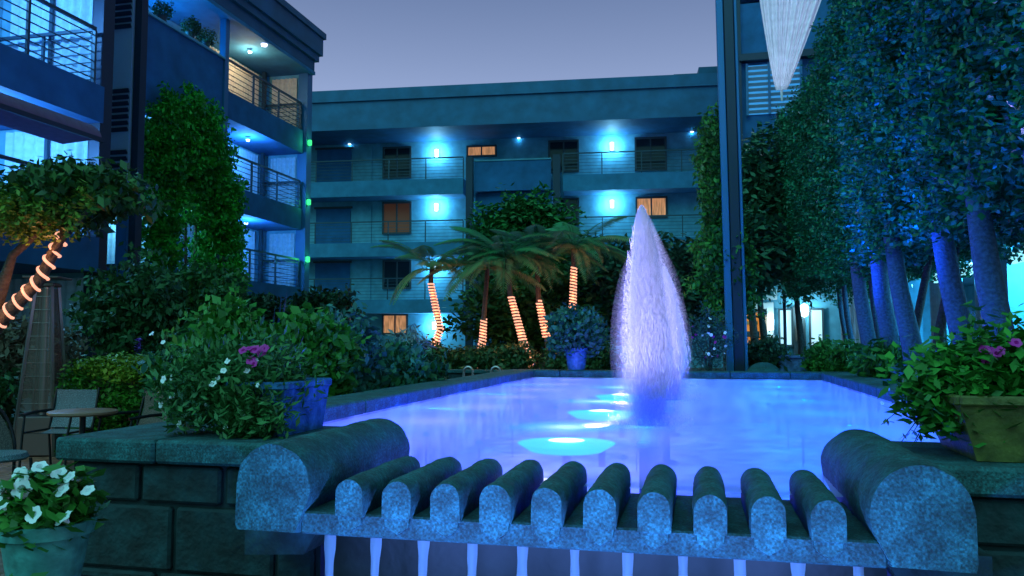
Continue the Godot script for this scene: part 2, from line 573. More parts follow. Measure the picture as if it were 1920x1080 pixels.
# ------------------------------------------------------------------ the scene
func _ready() -> void:
	rng.seed = 41
	# camera
	var cam := Camera3D.new()
	cam.name = "camera"
	cam.position = Vector3(0, 1.5, 0)
	cam.rotation = Vector3(atan(100.0 / 1500.0), deg_to_rad(13.13), 0)
	cam.fov = rad_to_deg(2.0 * atan(540.0 / 1500.0))
	cam.near = 0.05
	cam.far = 800.0
	add_child(cam)
	cam.current = true
	# sky and exposure
	var env := Environment.new()
	env.background_mode = Environment.BG_SKY
	var sky := Sky.new()
	var sm := ProceduralSkyMaterial.new()
	sm.sky_top_color = lin(0.018, 0.066, 0.20)
	sm.sky_horizon_color = lin(1.15, 1.38, 2.0)
	sm.sky_curve = 0.15
	sm.ground_bottom_color = lin(0.02, 0.03, 0.06)
	sm.ground_horizon_color = lin(0.10, 0.14, 0.30)
	sm.sun_angle_max = 1.0
	sky.sky_material = sm
	env.sky = sky
	env.volumetric_fog_enabled = true
	env.volumetric_fog_density = 0.0
	env.tonemap_mode = Environment.TONE_MAPPER_LINEAR
	env.tonemap_exposure = 1.0
	env.sdfgi_enabled = true
	env.ssao_enabled = true
	env.ssil_enabled = true
	var we := WorldEnvironment.new()
	we.name = "world"
	we.environment = env
	add_child(we)
	# the last skylight of dusk, from behind the camera
	var sun := DirectionalLight3D.new()
	sun.name = "dusk_light"
	sun.light_color = lin(0.24, 0.86, 0.92)
	sun.light_energy = 0.5
	sun.light_angular_distance = 60.0
	sun.rotation = Vector3(deg_to_rad(-46), deg_to_rad(-12), 0)
	sun.shadow_enabled = true
	add_child(sun)
	materials()
	LEAF.small = clump(12, 0.10, 0.07, 0.038)
	LEAF.mid = clump(12, 0.17, 0.12, 0.06)
	LEAF.tree = clump(16, 0.17, 0.085, 0.05)
	LEAF.big = clump(12, 0.30, 0.22, 0.10)
	LEAF.fine = clump(16, 0.12, 0.055, 0.02)
	LEAF.broad = clump(14, 0.16, 0.115, 0.07)
	LEAF.long = clump(12, 0.12, 0.20, 0.035, 0.4)
	LEAF.far = clump(10, 0.38, 0.30, 0.15)
	setting()
	back_building()
	left_building()
	right_buildings()
	fountain()
	water()
	tall_column()
	right_trees()
	garden_behind()
	left_garden()
	patio()
	pots()

func setting() -> void:
	var st := ns()
	quad(st, Vector3(-400, 0, -400), Vector3(400, 0, -400), Vector3(400, 0, 400), Vector3(-400, 0, 400), Vector3.UP)
	struct(obj("ground", st, M["pavement"]))
	# terracotta pavers of the patio left of the fountain
	var tr := Node3D.new()
	tr.name = "terrace"
	add_child(tr)
	struct(tr)
	var meshes := []
	for k in 3:
		st = ns()
		box(st, Vector3(0, 0.012, 0), Vector3(0.437, 0.024, 0.437), 0.006)
		meshes.append(st.commit())
	for i in 15:
		for j in 19:
			var o := put("paver", meshes[0], M["paver_a"] if rng.randf() < 0.5 else M["paver_b"], tr, Transform3D(Basis.from_euler(Vector3(rf(-0.006, 0.006), 0, rf(-0.006, 0.006))), Vector3(-10.4 + i * 0.45, 0.004 + rf(0, 0.004), -3.2 - j * 0.45)))
	# planting beds
	st = ns()
	box(st, Vector3(-0.5, 0.4, -19.6), Vector3(16.0, 0.8, 4.4))
	struct(obj("planting_bed", st, M["soil"]))
	st = ns()
	box(st, Vector3(3.6, 0.42, -15.5), Vector3(1.9, 0.84, 22.0))
	struct(obj("tree_bed", st, M["soil"]))
	st = ns()
	box(st, Vector3(-5.2, 0.15, -12.5), Vector3(2.6, 0.3, 9.0))
	struct(obj("shrub_bed", st, M["soil"]))

# ---- a railing with level bars between two points; parts of the given building
func railing(parent: Node3D, a: Vector3, b: Vector3, h: float, posts: int, bars := 6) -> void:
	var g := Node3D.new()
	g.name = "railing"
	parent.add_child(g, true)
	var st := ns()
	bar(st, a + Vector3.UP * h, b + Vector3.UP * h, 0.06, 0.06)
	obj("top_rail", st, M["rail_steel"], g)
	for k in bars:
		st = ns()
		var y := h * (k + 0.6) / (bars + 0.4)
		bar(st, a + Vector3.UP * y, b + Vector3.UP * y, 0.018, 0.018)
		obj("rail_bar", st, M["rail_steel"], g)
	for k in posts + 1:
		var p := a.lerp(b, float(k) / posts)
		st = ns()
		bar(st, p, p + Vector3.UP * (h - 0.035), 0.05, 0.05)
		obj("rail_post", st, M["rail_steel"], g)

func window(parent: Node3D, lo: Vector3, hi: Vector3, pane: String, frame := 0.07, mullions := 1) -> void:   # in a wall across z, local axes
	var g := Node3D.new()
	g.name = "window"
	parent.add_child(g, true)
	var c := (lo + hi) * 0.5
	var s := hi - lo
	bx("pane", Vector3(c.x, c.y, lo.z + 0.03), Vector3(s.x - 0.02, s.y - 0.02, 0.02), M[pane], g)
	for k in 2:
		bx("frame", Vector3(lo.x if k == 0 else hi.x, c.y, lo.z + 0.05), Vector3(frame, s.y + frame, 0.1), M["window_frame"], g)
		bx("frame", Vector3(c.x, lo.y if k == 0 else hi.y, lo.z + 0.052), Vector3(s.x - frame, frame, 0.1), M["window_frame"], g)
	for k in mullions:
		bx("mullion", Vector3(lo.x + s.x * (k + 1.0) / (mullions + 1.0), c.y, lo.z + 0.054), Vector3(frame * 0.8, s.y - frame, 0.08), M["window_frame"], g)

func curtain(parent: Node3D, a: Vector3, b: Vector3, y0: float, y1: float, pleat := 0.16, m := "curtain_cloth") -> void:   # hangs between two points
	var st := ns()
	var l := a.distance_to(b)
	var f := (b - a).normalized()
	var n := f.cross(Vector3.UP)
	var k := maxi(6, int(l / pleat))
	var ph := rf(0, 6)
	sheet(st, k * 5, 1, func(u, v):
		var w := sin(u * k * TAU + ph + 0.8 * sin(u * 9.0)) * 0.035
		return a + f * (u * l) + n * w + Vector3.UP * lerpf(y1, y0, v))
	obj("curtain", st, M[m], parent)

# ---- the hotel block across the end of the court
func back_building() -> void:
	var b := thing("hotel_block", "teal four-storey hotel block with open walkways across the end of the court", "building", Vector3(-19, 0, -37.5), atan(1.5 / 19.92) + 0.012)
	bx("wall", Vector3(11, 6, -5.4), Vector3(34, 12, 8.0), M["wall_pale"], b)
	bx("soffit", Vector3(11, 12.13, -2.5), Vector3(34, 0.2, 7.0), M["wall_pale"], b)
	var prof := [[11.98, 12.5, 0.18], [12.504, 12.74, 0.06], [12.744, 13.45, 0.0], [13.454, 14.04, 0.1]]
	for p in prof:
		bx("fascia_band", Vector3(11, (p[0] + p[1]) * 0.5, -2.5 + p[2] * 0.5 + 0.5), Vector3(34, p[1] - p[0], 6.5 + p[2]), M["fascia_teal"], b)
	for f in [[2.92, 3.6], [5.8, 6.5], [8.9, 9.7]]:
		for s in [[-6.0, 7.6], [12.62, 28.0]]:
			var o := bx("balcony_slab", Vector3((s[0] + s[1]) * 0.5, (f[0] + f[1]) * 0.5, -0.7), Vector3(s[1] - s[0], f[1] - f[0], 1.36), M["render_teal"], b)
			railing(b, Vector3(s[0], f[1], -0.08), Vector3(s[1], f[1], -0.08), 1.08, int((s[1] - s[0]) / 1.9), 6)
	# the stair core in the middle with its solid parapet
	bx("core_wall", Vector3(10.1, 4.5, -0.9), Vector3(3.9, 9.0, 0.9), M["render_blue"], b)
	bx("core_parapet", Vector3(10.1, 9.75, -0.1), Vector3(3.86, 1.5, 0.2), M["render_blue"], b)
	bx("core_floor", Vector3(10.1, 9.1, -0.8), Vector3(3.7, 0.16, 1.16), M["render_blue"], b)
	bx("core_sill", Vector3(10.1, 10.54, -0.1), Vector3(3.9, 0.07, 0.3), M["wall_pale"], b)
	for x in [7.95, 12.32]:
		bx("post", Vector3(x, 5.35, 0.02), Vector3(0.34, 10.7, 0.34), M["dark_steel"], b)
	# windows
	var z := -1.39
	for w in [[3.04, 10.1, 4.5, 11.7, "window_dark"], [3.05, 7.15, 4.53, 8.76, "window_dim"], [3.1, 4.27, 4.55, 5.7, "window_dark"], [3.1, 1.9, 4.4, 2.88, "window_warm"], [7.55, 11.1, 9.05, 11.62, "window_warm"], [11.82, 10.16, 13.3, 11.74, "window_dark"], [16.2, 10.1, 17.7, 11.74, "window_dark"], [11.9, 7.4, 13.3, 8.74, "window_dark"], [16.22, 7.7, 17.7, 8.7, "window_warm"], [16.2, 4.3, 17.7, 5.7, "window_dark"]]:
		window(b, Vector3(w[0], w[1], z), Vector3(w[2], w[3], z), w[4], 0.09)
	for y in [0.1, 3.62, 6.52, 9.72]:   # doors at the left end of each walkway
		var d := Node3D.new()
		d.name = "door"
		b.add_child(d, true)
		bx("door_leaf", Vector3(0.3, y + 1.0, z + 0.02), Vector3(1.9, 2.0, 0.06), M["render_blue"], d)
		bx("door_frame", Vector3(0.3, y + 2.06, z + 0.04), Vector3(2.1, 0.1, 0.1), M["window_frame"], d)
		for x in [2.0, 19.4]:
			bx("door_panel", Vector3(x, y + 1.05, z + 0.02), Vector3(0.8, 2.1, 0.05), M["wall_pale"], b)
	# rooftop plant enclosure and rail at the right end
	bx("rooftop_box", Vector3(20.2, 14.6, -2.0), Vector3(1.7, 1.1, 2.0), M["fascia_blue"], b)
	railing(b, Vector3(18.1, 14.05, -0.6), Vector3(19.3, 14.05, -0.6), 0.62, 1, 3)
	bx("rooftop_duct", Vector3(18.8, 14.24, -1.4), Vector3(1.5, 0.36, 0.8), M["fascia_teal"], b)
	# wall lamps
	var xf := b.transform
	var where := [[5.94, 11.3, "top walkway, left of the stair core"], [5.94, 8.45, "third storey walkway, left of the stair core"], [5.94, 5.3, "second storey walkway behind the palm crown"], [5.86, 2.3, "ground floor behind the bent palm trunk"], [15.02, 11.35, "top walkway, right of the stair core"], [15.0, 8.4, "third storey walkway above the fountain jet"]]
	for k in where.size():
		var w: Array = where[k]
		var t := thing("wall_lamp", "bright cyan white wall lamp on the " + w[2], "wall lamp", xf * Vector3(w[0], w[1], -1.38), b.rotation.y, "wall lamps on the end block")
		bx("back_plate", Vector3(0, 0, 0.02), Vector3(0.16, 0.3, 0.03), M["white_frame"], t, 0.01)
		var st := ns()
		lathe(st, Vector3(0, 0, 0.16), [Vector2(0, -0.2), Vector2(0.09, -0.19), Vector2(0.1, 0.19), Vector2(0, 0.2)], 16)
		obj("lamp_shade", st, M["lamp_sconce"], t)
		omni(t, Vector3(0, 0, 0.2), Color(0.22, 0.66, 1.0), 5.0, 0.1)
	# small downlights under the eaves
	for k in 3:
		var x: float = [1.17, 10.25, 19.0][k]
		var t := thing("downlight", "tiny white downlight under the end block's eaves, " + ["left end beside the corner post", "above the stair core", "right end near the vine"][k], "downlight", xf * Vector3(x, 12.02, -1.3), 0.0, "downlights on the end block")
		var st := ns()
		lathe(st, Vector3.ZERO, [Vector2(0, -0.09), Vector2(0.08, -0.08), Vector2(0.1, 0.0)], 12)
		obj("lamp_lens", st, M["lamp_dot"], t)
		omni(t, Vector3(0, -0.1, 0), Color(0.05, 0.5, 1.0), 0.1, 0.03)

# ---- the hotel wing along the left side
func left_building() -> void:
	var b := thing("hotel_wing", "dark blue hotel wing with stacked balconies along the left of the court", "building", Vector3.ZERO)
	# roof with its stepped fascia
	for p in [[11.27, 11.62, -13.42], [11.624, 11.86, -13.3], [11.864, 12.5, -13.2], [12.504, 12.72, -13.12]]:
		bx("fascia_band", Vector3((p[2] - 20.0) * 0.5, (p[0] + p[1]) * 0.5, (-4.0 - 26.25 - (p[2] + 13.2)) * 0.5), Vector3(p[2] + 20.0, p[1] - p[0], 22.25 + (p[2] + 13.2)), M["fascia_blue"], b)
	bx("soffit", Vector3(-16.62, 11.2, -15.3), Vector3(6.4, 0.12, 21.6), M["render_teal"], b)
	bx("wall", Vector3(-17.4, 5.55, -15.0), Vector3(4.2, 11.1, 21.9), M["wall_pale"], b)
	# far bay: slabs, end wall, rails, posts
	var fl := [[2.7, 3.4], [5.45, 6.2], [8.2, 9.03]]
	for f in fl:
		bx("balcony_slab", Vector3(-14.5, (f[0] + f[1]) * 0.5, -23.35), Vector3(1.6, f[1] - f[0], 4.9), M["render_blue"], b)
		railing(b, Vector3(-13.75, f[1], -21.0), Vector3(-13.75, f[1], -25.7), 0.98, 3, 6)
		railing(b, Vector3(-13.8, f[1], -25.72), Vector3(-15.2, f[1], -25.72), 0.98, 1, 6)
	bx("end_wall", Vector3(-14.6, 5.6, -26.0), Vector3(1.5, 11.2, 0.2), M["wall_pale"], b)
	for p in [[-13.75, -26.0, 0.36, 11.2], [-13.72, -20.88, 0.2, 11.2], [-13.6, -16.75, 0.3, 11.2]]:
		bx("post", Vector3(p[0], p[3] * 0.5, p[1]), Vector3(p[2], p[3], p[2]), M["column_blue"], b)
	bx("post", Vector3(-15.05, 5.6, -25.4), Vector3(0.12, 11.2, 0.12), M["rail_steel"], b)
	for k in 4:
		var y0: float = [0.05, 3.42, 6.22, 9.05][k]
		var y1: float = [2.6, 5.35, 8.1, 11.0][k]
		var cl := "curtain_cloth" if k < 3 else "curtain_cream"
		curtain(b, Vector3(-15.2, 0, -21.1), Vector3(-15.2, 0, -25.3), y0, y1, 0.16, cl)
		curtain(b, Vector3(-15.0, 0, -25.85), Vector3(-14.0, 0, -25.85), y0, y1, 0.16, cl)
	# middle bay: the solid parapet with planters on it and lit windows below
	bx("parapet", Vector3(-13.75, 8.6, -18.8), Vector3(0.16, 2.55, 3.9), M["render_blue"], b)
	bx("parapet_cap", Vector3(-13.75, 9.905, -18.8), Vector3(0.3, 0.06, 3.94), M["wall_pale"], b)
	for f in fl:
		bx("balcony_slab", Vector3(-14.6, (f[0] + f[1]) * 0.5, -18.8), Vector3(1.5, f[1] - f[0], 3.96), M["render_blue"], b)
	for k in 3:
		curtain(b, Vector3(-15.2, 0, -16.9), Vector3(-15.2, 0, -20.7), [0.05, 3.42, 6.22][k], [2.6, 5.35, 8.1][k])
	# the louvred screen and its dark post
	var sc := Node3D.new()
	sc.name = "louver_screen"
	b.add_child(sc)
	bx("screen_panel", Vector3(-12.0, 7.9, -14.5), Vector3(0.54, 6.3, 0.08), M["louver_grey"], sc)
	for gk in 3:
		var y0: float = [4.95, 6.0, 8.25][gk]
		for k in [5, 7, 8][gk]:
			var st := ns()
			box(st, Vector3(-12.0, y0 + k * 0.14, -14.43), Vector3(0.5, 0.09, 0.03), 0.0, Basis(Vector3.RIGHT, 0.6))
			obj("slat", st, M["dark_steel"], sc)
	bx("post", Vector3(-11.62, 5.6, -14.6), Vector3(0.16, 11.2, 0.2), M["dark_steel"], b)
	# near bay that stands forward
	for f in [[2.8, 3.45], [5.65, 6.35], [8.5, 9.2]]:
		bx("balcony_slab", Vector3(-12.3, (f[0] + f[1]) * 0.5, -10.2), Vector3(2.6, f[1] - f[0], 5.3), M["render_blue"], b)
		railing(b, Vector3(-11.05, f[1], -8.0), Vector3(-11.05, f[1], -12.62), 1.06, 3, 6)
		railing(b, Vector3(-11.1, f[1], -12.66), Vector3(-13.4, f[1], -12.66), 1.06, 2, 6)
	bx("wall", Vector3(-14.5, 5.5, -10.2), Vector3(2.0, 11.0, 5.4), M["wall_pale"], b)
	bx("end_wall", Vector3(-12.45, 5.6, -13.0), Vector3(2.3, 11.2, 0.16), M["wall_pale"], b)
	bx("post", Vector3(-11.15, 5.6, -12.95), Vector3(0.24, 11.2, 0.3), M["dark_steel"], b)
	for k in 3:
		var y0: float = [0.05, 3.5, 6.4][k]
		var y1: float = [2.7, 5.6, 8.45][k]
		curtain(b, Vector3(-13.4, 0, -8.0), Vector3(-13.4, 0, -12.5), y0, y1, 0.22)
		curtain(b, Vector3(-13.2, 0, -12.85), Vector3(-11.3, 0, -12.85), y0, y1, 0.22)
		bx("window_mullion", Vector3(-12.2, (y0 + y1) * 0.5, -12.78), Vector3(0.07, y1 - y0, 0.05), M["rail_steel"], b)
	# planters on the parapet
	for k in 3:
		var p := Vector3(-13.7, 9.94, [-18.0, -19.2, -19.9][k])
		var t := thing("parapet_plant", "dark bushy plant on the left wing's top parapet, " + ["nearest of the three", "middle of the three", "farthest of the three"][k], "plant", p, 0.0, "plants on the top parapet")
		var st := ns()
		lathe(st, Vector3.ZERO, [Vector2(0, 0), Vector2(0.1, 0), Vector2(0.14, 0.16), Vector2(0.0, 0.15)], 12)
		obj("pot", st, M["window_frame"], t)
		leaves("foliage", t, LEAF.small, blob(70, Vector3(0, 0.3, 0), Vector3(0.3, 0.22, 0.3)), Color(0.02, 0.06, 0.02), Color(0.04, 0.09, 0.03))
	# lamps: under each balcony ceiling
	var lamps := [
		[Vector3(-14.3, 11.05, -23.2), Color(1.0, 0.80, 0.50), 1.4, "top balcony of the far bay, warm lit"],
		[Vector3(-14.3, 8.1, -23.2), Color(0.10, 0.40, 1.0), 4.6, "third storey balcony of the far bay"],
		[Vector3(-14.3, 5.35, -23.2), Color(0.08, 0.38, 1.0), 4.6, "second storey balcony of the far bay"],
		[Vector3(-14.3, 2.6, -23.2), Color(0.08, 0.38, 1.0), 4.6, "ground floor of the far bay"],
		[Vector3(-14.4, 8.05, -18.8), Color(0.25, 0.75, 1.0), 2.6, "third storey behind the climbing vine"],
		[Vector3(-14.4, 5.35, -18.4), Color(0.25, 0.75, 1.0), 3.0, "second storey behind the climbing vine"],
		[Vector3(-14.6, 10.2, -18.6), Color(0.03, 0.42, 1.0), 4.5, "top balcony behind the solid parapet"],
		[Vector3(-12.2, 8.35, -10.8), Color(0.16, 0.50, 1.0), 9.0, "near bay's upper balcony at the frame edge"],
		[Vector3(-12.2, 5.5, -11.0), Color(0.16, 0.50, 1.0), 9.0, "near bay's lower balcony behind the leaning tree"]]
	for l in lamps:
		var t := thing("balcony_lamp", "small round ceiling lamp on the " + l[3], "ceiling lamp", l[0], 0.0, "balcony ceiling lamps")
		var st := ns()
		lathe(st, Vector3.ZERO, [Vector2(0, -0.07), Vector2(0.05, -0.05), Vector2(0.07, 0.0), Vector2(0.0, 0.02)], 14)
		obj("lamp_lens", st, M["lamp_dot"], t)
		omni(t, Vector3(0, -0.3, 0), l[1], l[2], 0.05)
	# the eaves downlight that shows as a white dot
	var dl := thing("eaves_light", "white dot of a downlight under the left wing's roof eaves", "downlight", Vector3(-13.6, 11.13, -22.9))
	var ds := ns()
	lathe(ds, Vector3.ZERO, [Vector2(0, -0.09), Vector2(0.09, -0.07), Vector2(0.11, 0.0)], 12)
	obj("lamp_lens", ds, M["lamp_dot"], dl)
	# green lamps on the far corner post
	for k in 3:
		var t := thing("green_lamp", "small glowing green lamp on the far corner post, " + ["topmost", "middle", "lowest"][k], "lamp", Vector3(-13.55, [8.6, 6.45, 4.4][k], -25.95), 0.0, "green lamps on the corner post")
		var st := ns()
		box(st, Vector3(0.07, 0, 0.07), Vector3(0.14, 0.2, 0.1), 0.02)
		obj("lamp_face", st, M["lamp_green"], t)
		st = ns()
		box(st, Vector3(0.0, 0, 0.06), Vector3(0.05, 0.28, 0.06))
		obj("bracket", st, M["dark_steel"], t)
		omni(t, Vector3(0.1, 0, 0.07), Color(0.05, 0.9, 0.25), 0.25, 0.03)
	# awning under the near bay
	var aw := thing("awning", "dusky red domed cloth awning under the near left balcony", "awning", Vector3(-11.05, 5.08, -9.0))
	var st := ns()
	var ap := PackedVector2Array([Vector2(-0.02, -0.05)])
	for i in 15:
		var a := PI * 0.5 * i / 14.0
		ap.append(Vector2(cos(a) * 0.8, sin(a) * 0.38))
	ap.append(Vector2(-0.02, 0.38))
	extrude(st, ap, 0.6, -2.95)
	obj("canopy", st, M["awning_cloth"], aw)
	st = ns()
	bar(st, Vector3(0.81, -0.03, 0.6), Vector3(0.81, -0.03, -2.97), 0.05, 0.08)
	obj("front_bar", st, M["dark_steel"], aw)

# ---- the taller wing on the right, the lit rooms under it and the restaurant front
func right_buildings() -> void:
	var b := thing("tower_wing", "tall dark blue wing standing behind the steel column on the right", "building", Vector3.ZERO)
	bx("wall", Vector3(9.0, 9.0, -34.1), Vector3(14.6, 10.8, 6.0), M["render_blue"], b)
	bx("upper_wall", Vector3(9.0, 17.0, -34.1), Vector3(14.6, 4.8, 6.0), M["fascia_blue"], b)
	bx("dark_band", Vector3(9.0, 12.2, -31.0), Vector3(14.7, 0.26, 0.5), M["dark_steel"], b)
	bx("corner_post", Vector3(1.62, 9.0, -31.0), Vector3(0.2, 18.0, 0.22), M["dark_steel"], b)
	var w := Node3D.new()
	w.name = "window"
	b.add_child(w)
	bx("pane", Vector3(2.9, 11.0, -31.05), Vector3(1.9, 1.9, 0.02), M["window_blue"], w)
	for k in 9:
		var st := ns()
		box(st, Vector3(2.9, 10.15 + k * 0.21, -31.0), Vector3(1.86, 0.12, 0.02), 0.0, Basis(Vector3.RIGHT, 0.5))
		obj("blind_slat", st, M["louver_grey"], w)
	for x in [1.92, 2.72, 3.86]:
		bx("frame", Vector3(x, 11.0, -30.97), Vector3(0.09, 2.0, 0.1), M["column_blue"], w)
	bx("side_wall", Vector3(11.0, 9.0, -20.0), Vector3(10.0, 10.8, 22.2), M["render_blue"], b)
	bx("arcade_back_wall", Vector3(9.2, 1.7, -20.0), Vector3(0.3, 3.4, 22.0), M["wall_pale"], b)
	bx("arcade_ceiling", Vector3(8.0, 3.5, -19.9), Vector3(4.4, 0.18, 22.3), M["wall_pale"], b)
	for z in [-10.0, -14.0, -18.2, -22.4, -26.2]:
		bx("pier", Vector3(6.3, 1.7, z), Vector3(0.4, 3.4, 0.4), M["wall_pale"], b)
	for z in [-11.0, -15.0, -19.4, -23.2]:
		curtain(b, Vector3(6.4, 0, z), Vector3(6.4, 0, z - 1.5), 0.05, 3.3, 0.2)
	# long ceiling lights in the arcade
	for k in 3:
		var z: float = [-13.0, -17.6, -22.0][k]
		var t := thing("strip_lamp", "long cyan white ceiling light in the arcade right of the clipped trees, " + ["nearest", "middle", "farthest"][k] + " of three", "ceiling light", Vector3(6.55, 3.3, z), 0.0, "arcade ceiling lights")
		bx("lamp_face", Vector3(-0.35, -0.12, 0), Vector3(0.12, 0.24, 2.9), M["strip_light"], t, 0.02)
		bx("housing", Vector3(0, 0.075, 0), Vector3(0.56, 0.05, 2.66), M["white_frame"], t)
		omni(t, Vector3(0, -0.3, 0.6), Color(0.10, 0.58, 1.0), 9.0, 0.2)
		omni(t, Vector3(0.9, -0.35, -0.6), Color(0.10, 0.58, 1.0), 9.0, 0.2)
	# the big white drape
	var d := thing("white_drape", "tall white pleated drape gathered to a point above the clipped trees", "curtain", Vector3(2.7, 9.7, -27.0))
	var st := ns()
	sheet(st, 90, 16, func(u, v):
		var t: float = 1.0 - v
		var wdt: float = lerpf(0.34, 2.3, pow(t, 0.9))
		var x0: float = lerpf(-0.12, -0.65, pow(t, 0.8))
		return Vector3(x0 + u * wdt, t * 3.7, sin(u * TAU * 9.0 + sin(u * 17.0)) * lerpf(0.03, 0.11, t)))
	obj("cloth", st, M["drape_white"], d)
	st = ns()
	bar(st, Vector3(-1.0, 3.72, 0), Vector3(2.2, 3.72, 0), 0.08, 0.08)
	obj("curtain_rail", st, M["dark_steel"], d)
	st = ns()
	tube(st, [Vector3(0.06, 0.1, -0.05), Vector3(0.06, -0.35, -0.05)], [0.05, 0.03], 8)
	obj("tie", st, M["drape_white"], d)
	var dl := thing("drape_lamp", "small floodlight shining up the white drape from its foot", "floodlight", Vector3(2.6, 8.6, -26.1))
	st = ns()
	lathe(st, Vector3.ZERO, [Vector2(0, -0.12), Vector2(0.12, -0.1), Vector2(0.14, 0.08), Vector2(0.12, 0.08)], 16)
	obj("housing", st, M["dark_steel"], dl)
	st = ns()
	lathe(st, Vector3.ZERO, [Vector2(0.12, 0.07), Vector2(0.0, 0.075)], 16)
	obj("lamp_lens", st, M["lamp_dot"], dl)
	st = ns()
	tube(st, [Vector3(0, -0.1, 0), Vector3(0, -8.6, 0)], [0.05], 8)
	obj("pole", st, M["dark_steel"], dl)
	spot(dl, Vector3(0, 0.12, 0), Vector3(0.2, 4.0, -0.6), Color(0.60, 0.66, 1.0), 6.0, 40.0, 0.1)
	var bl := thing("wall_floodlight", "floodlight on the tower wall shining through the white drape from behind", "floodlight", Vector3(3.2, 12.9, -30.6))
	st = ns()
	box(st, Vector3(0, 0, 0), Vector3(0.4, 0.25, 0.2), 0.03)
	obj("housing", st, M["dark_steel"], bl)
	st = ns()
	box(st, Vector3(0, 0, 0.11), Vector3(0.34, 0.2, 0.02))
	obj("lamp_lens", st, M["lamp_dot"], bl)
	spot(bl, Vector3(0, 0, 0.16), Vector3(0.1, -0.9, 3.6), Color(0.55, 0.62, 1.0), 30.0, 45.0, 0.1)
	# the restaurant front
	var r := thing("restaurant_front", "white framed restaurant front with an amber lit doorway beyond the steel column", "shop front", Vector3.ZERO)
	bx("wall", Vector3(4.5, 1.8, -29.4), Vector3(6.6, 3.55, 0.4), M["wall_pale"], r)
	bx("sign_band", Vector3(2.1, 3.12, -29.05), Vector3(1.1, 0.34, 0.24), M["white_frame"], r)
	var dr := Node3D.new()
	dr.name = "doorway"
	r.add_child(dr)
	bx("lit_window", Vector3(1.83, 1.5, -29.17), Vector3(0.52, 2.0, 0.03), M["window_amber"], dr)
	bx("counter", Vector3(1.8, 0.9, -29.1), Vector3(0.5, 0.22, 0.08), M["table_wood"], dr)
	bx("shelf", Vector3(1.8, 1.75, -29.1), Vector3(0.5, 0.2, 0.08), M["window_frame"], dr)
	bx("menu_board", Vector3(1.78, 2.14, -29.1), Vector3(0.44, 0.12, 0.06), M["amber_board"], dr)
	bx("door_jamb", Vector3(2.42, 1.65, -29.08), Vector3(0.22, 2.4, 0.2), M["white_frame"], dr)
	bx("lintel", Vector3(2.0, 2.73, -29.08), Vector3(1.06, 0.2, 0.22), M["white_frame"], dr)
	bx("door_leaf", Vector3(2.2, 1.45, -29.0), Vector3(0.2, 1.9, 0.05), M["table_wood"], dr)
	for k in 2:
		var x: float = [2.72, 3.72][k]
		window(r, Vector3(x, 1.35, -29.19), Vector3(x + 0.42, 2.6, -29.19), "window_cool", 0.06, 0)
	bx("dark_panel", Vector3(3.37, 1.6, -29.12), Vector3(0.4, 2.2, 0.12), M["window_frame"], r)
	bx("poster", Vector3(3.36, 1.75, -29.04), Vector3(0.26, 0.5, 0.02), M["sling_tan"], r)
	curtain(r, Vector3(4.3, 0, -26.6), Vector3(5.1, 0, -26.6), 0.3, 3.1, 0.12, "drape_white")
	curtain(r, Vector3(5.3, 0, -26.7), Vector3(5.9, 0, -26.7), 0.3, 3.1, 0.12, "curtain_cloth")
	var g := thing("globe_lamp", "bright white globe lamp on the restaurant front", "wall lamp", Vector3(3.5, 2.55, -28.75))
	var gs := ns()
	lathe(gs, Vector3.ZERO, [Vector2(0, -0.24), Vector2(0.12, -0.18), Vector2(0.16, 0.0), Vector2(0.12, 0.18), Vector2(0, 0.24)], 18)
	obj("globe", gs, M["lamp_sconce"], g)
	gs = ns()
	bar(gs, Vector3(0, 0.22, -0.4), Vector3(0, 0.22, 0), 0.03, 0.03)
	obj("bracket", gs, M["dark_steel"], g)
	omni(g, Vector3.ZERO, Color(0.45, 0.85, 1.0), 1.8, 0.12)
	var g2 := thing("door_lamp", "small white lamp beside the amber restaurant doorway", "wall lamp", Vector3(2.42, 2.15, -28.85))
	gs = ns()
	lathe(gs, Vector3.ZERO, [Vector2(0, -0.16), Vector2(0.09, -0.1), Vector2(0.1, 0.1), Vector2(0, 0.16)], 16)
	obj("lamp_glass", gs, M["lamp_sconce"], g2)
	omni(g2, Vector3.ZERO, Color(0.5, 0.85, 1.0), 0.7, 0.08)

func tall_column() -> void:
	var t := thing("steel_column", "tall dark blue steel column rising past the roofs at the far end of the pool", "column", Vector3(0.75, 0, -17.0))
	var lean := Basis(Vector3.BACK, 0.012)
	var st := ns()
	box(st, lean * Vector3(0.05, 6.3, 0), Vector3(0.20, 12.6, 0.30), 0.012, lean)
	obj("web", st, M["dark_steel"], t)
	st = ns()
	box(st, lean * Vector3(-0.13, 6.3, 0.01), Vector3(0.14, 12.6, 0.34), 0.012, lean)
	obj("flange", st, M["column_blue"], t)
	st = ns()
	box(st, lean * Vector3(0.19, 6.3, -0.01), Vector3(0.06, 12.6, 0.30), 0.012, lean)
	obj("flange", st, M["column_blue"], t)
	st = ns()
	box(st, Vector3(0, 0.84, 0), Vector3(0.56, 0.06, 0.5), 0.01)
	obj("base_plate", st, M["dark_steel"], t)

# ---- the raised stone pool with its row of spouts
func log_profile(cx: float, cy: float, r: float, side: float, low: float) -> PackedVector2Array:   # the big log: round top, one straight side, one chamfer
	var p := PackedVector2Array()
	for k in 25:
		var a := PI - PI * 1.13 * k / 24.0
		p.append(Vector2(cx + side * -1.0 * -cos(a) * r, cy + sin(a) * r))
	p.append(Vector2(cx + side * 0.6 * r, low))
	p.append(Vector2(cx - side * 0.95 * r, low))
	p.append(Vector2(cx - side * r, low + 0.03))
	return p

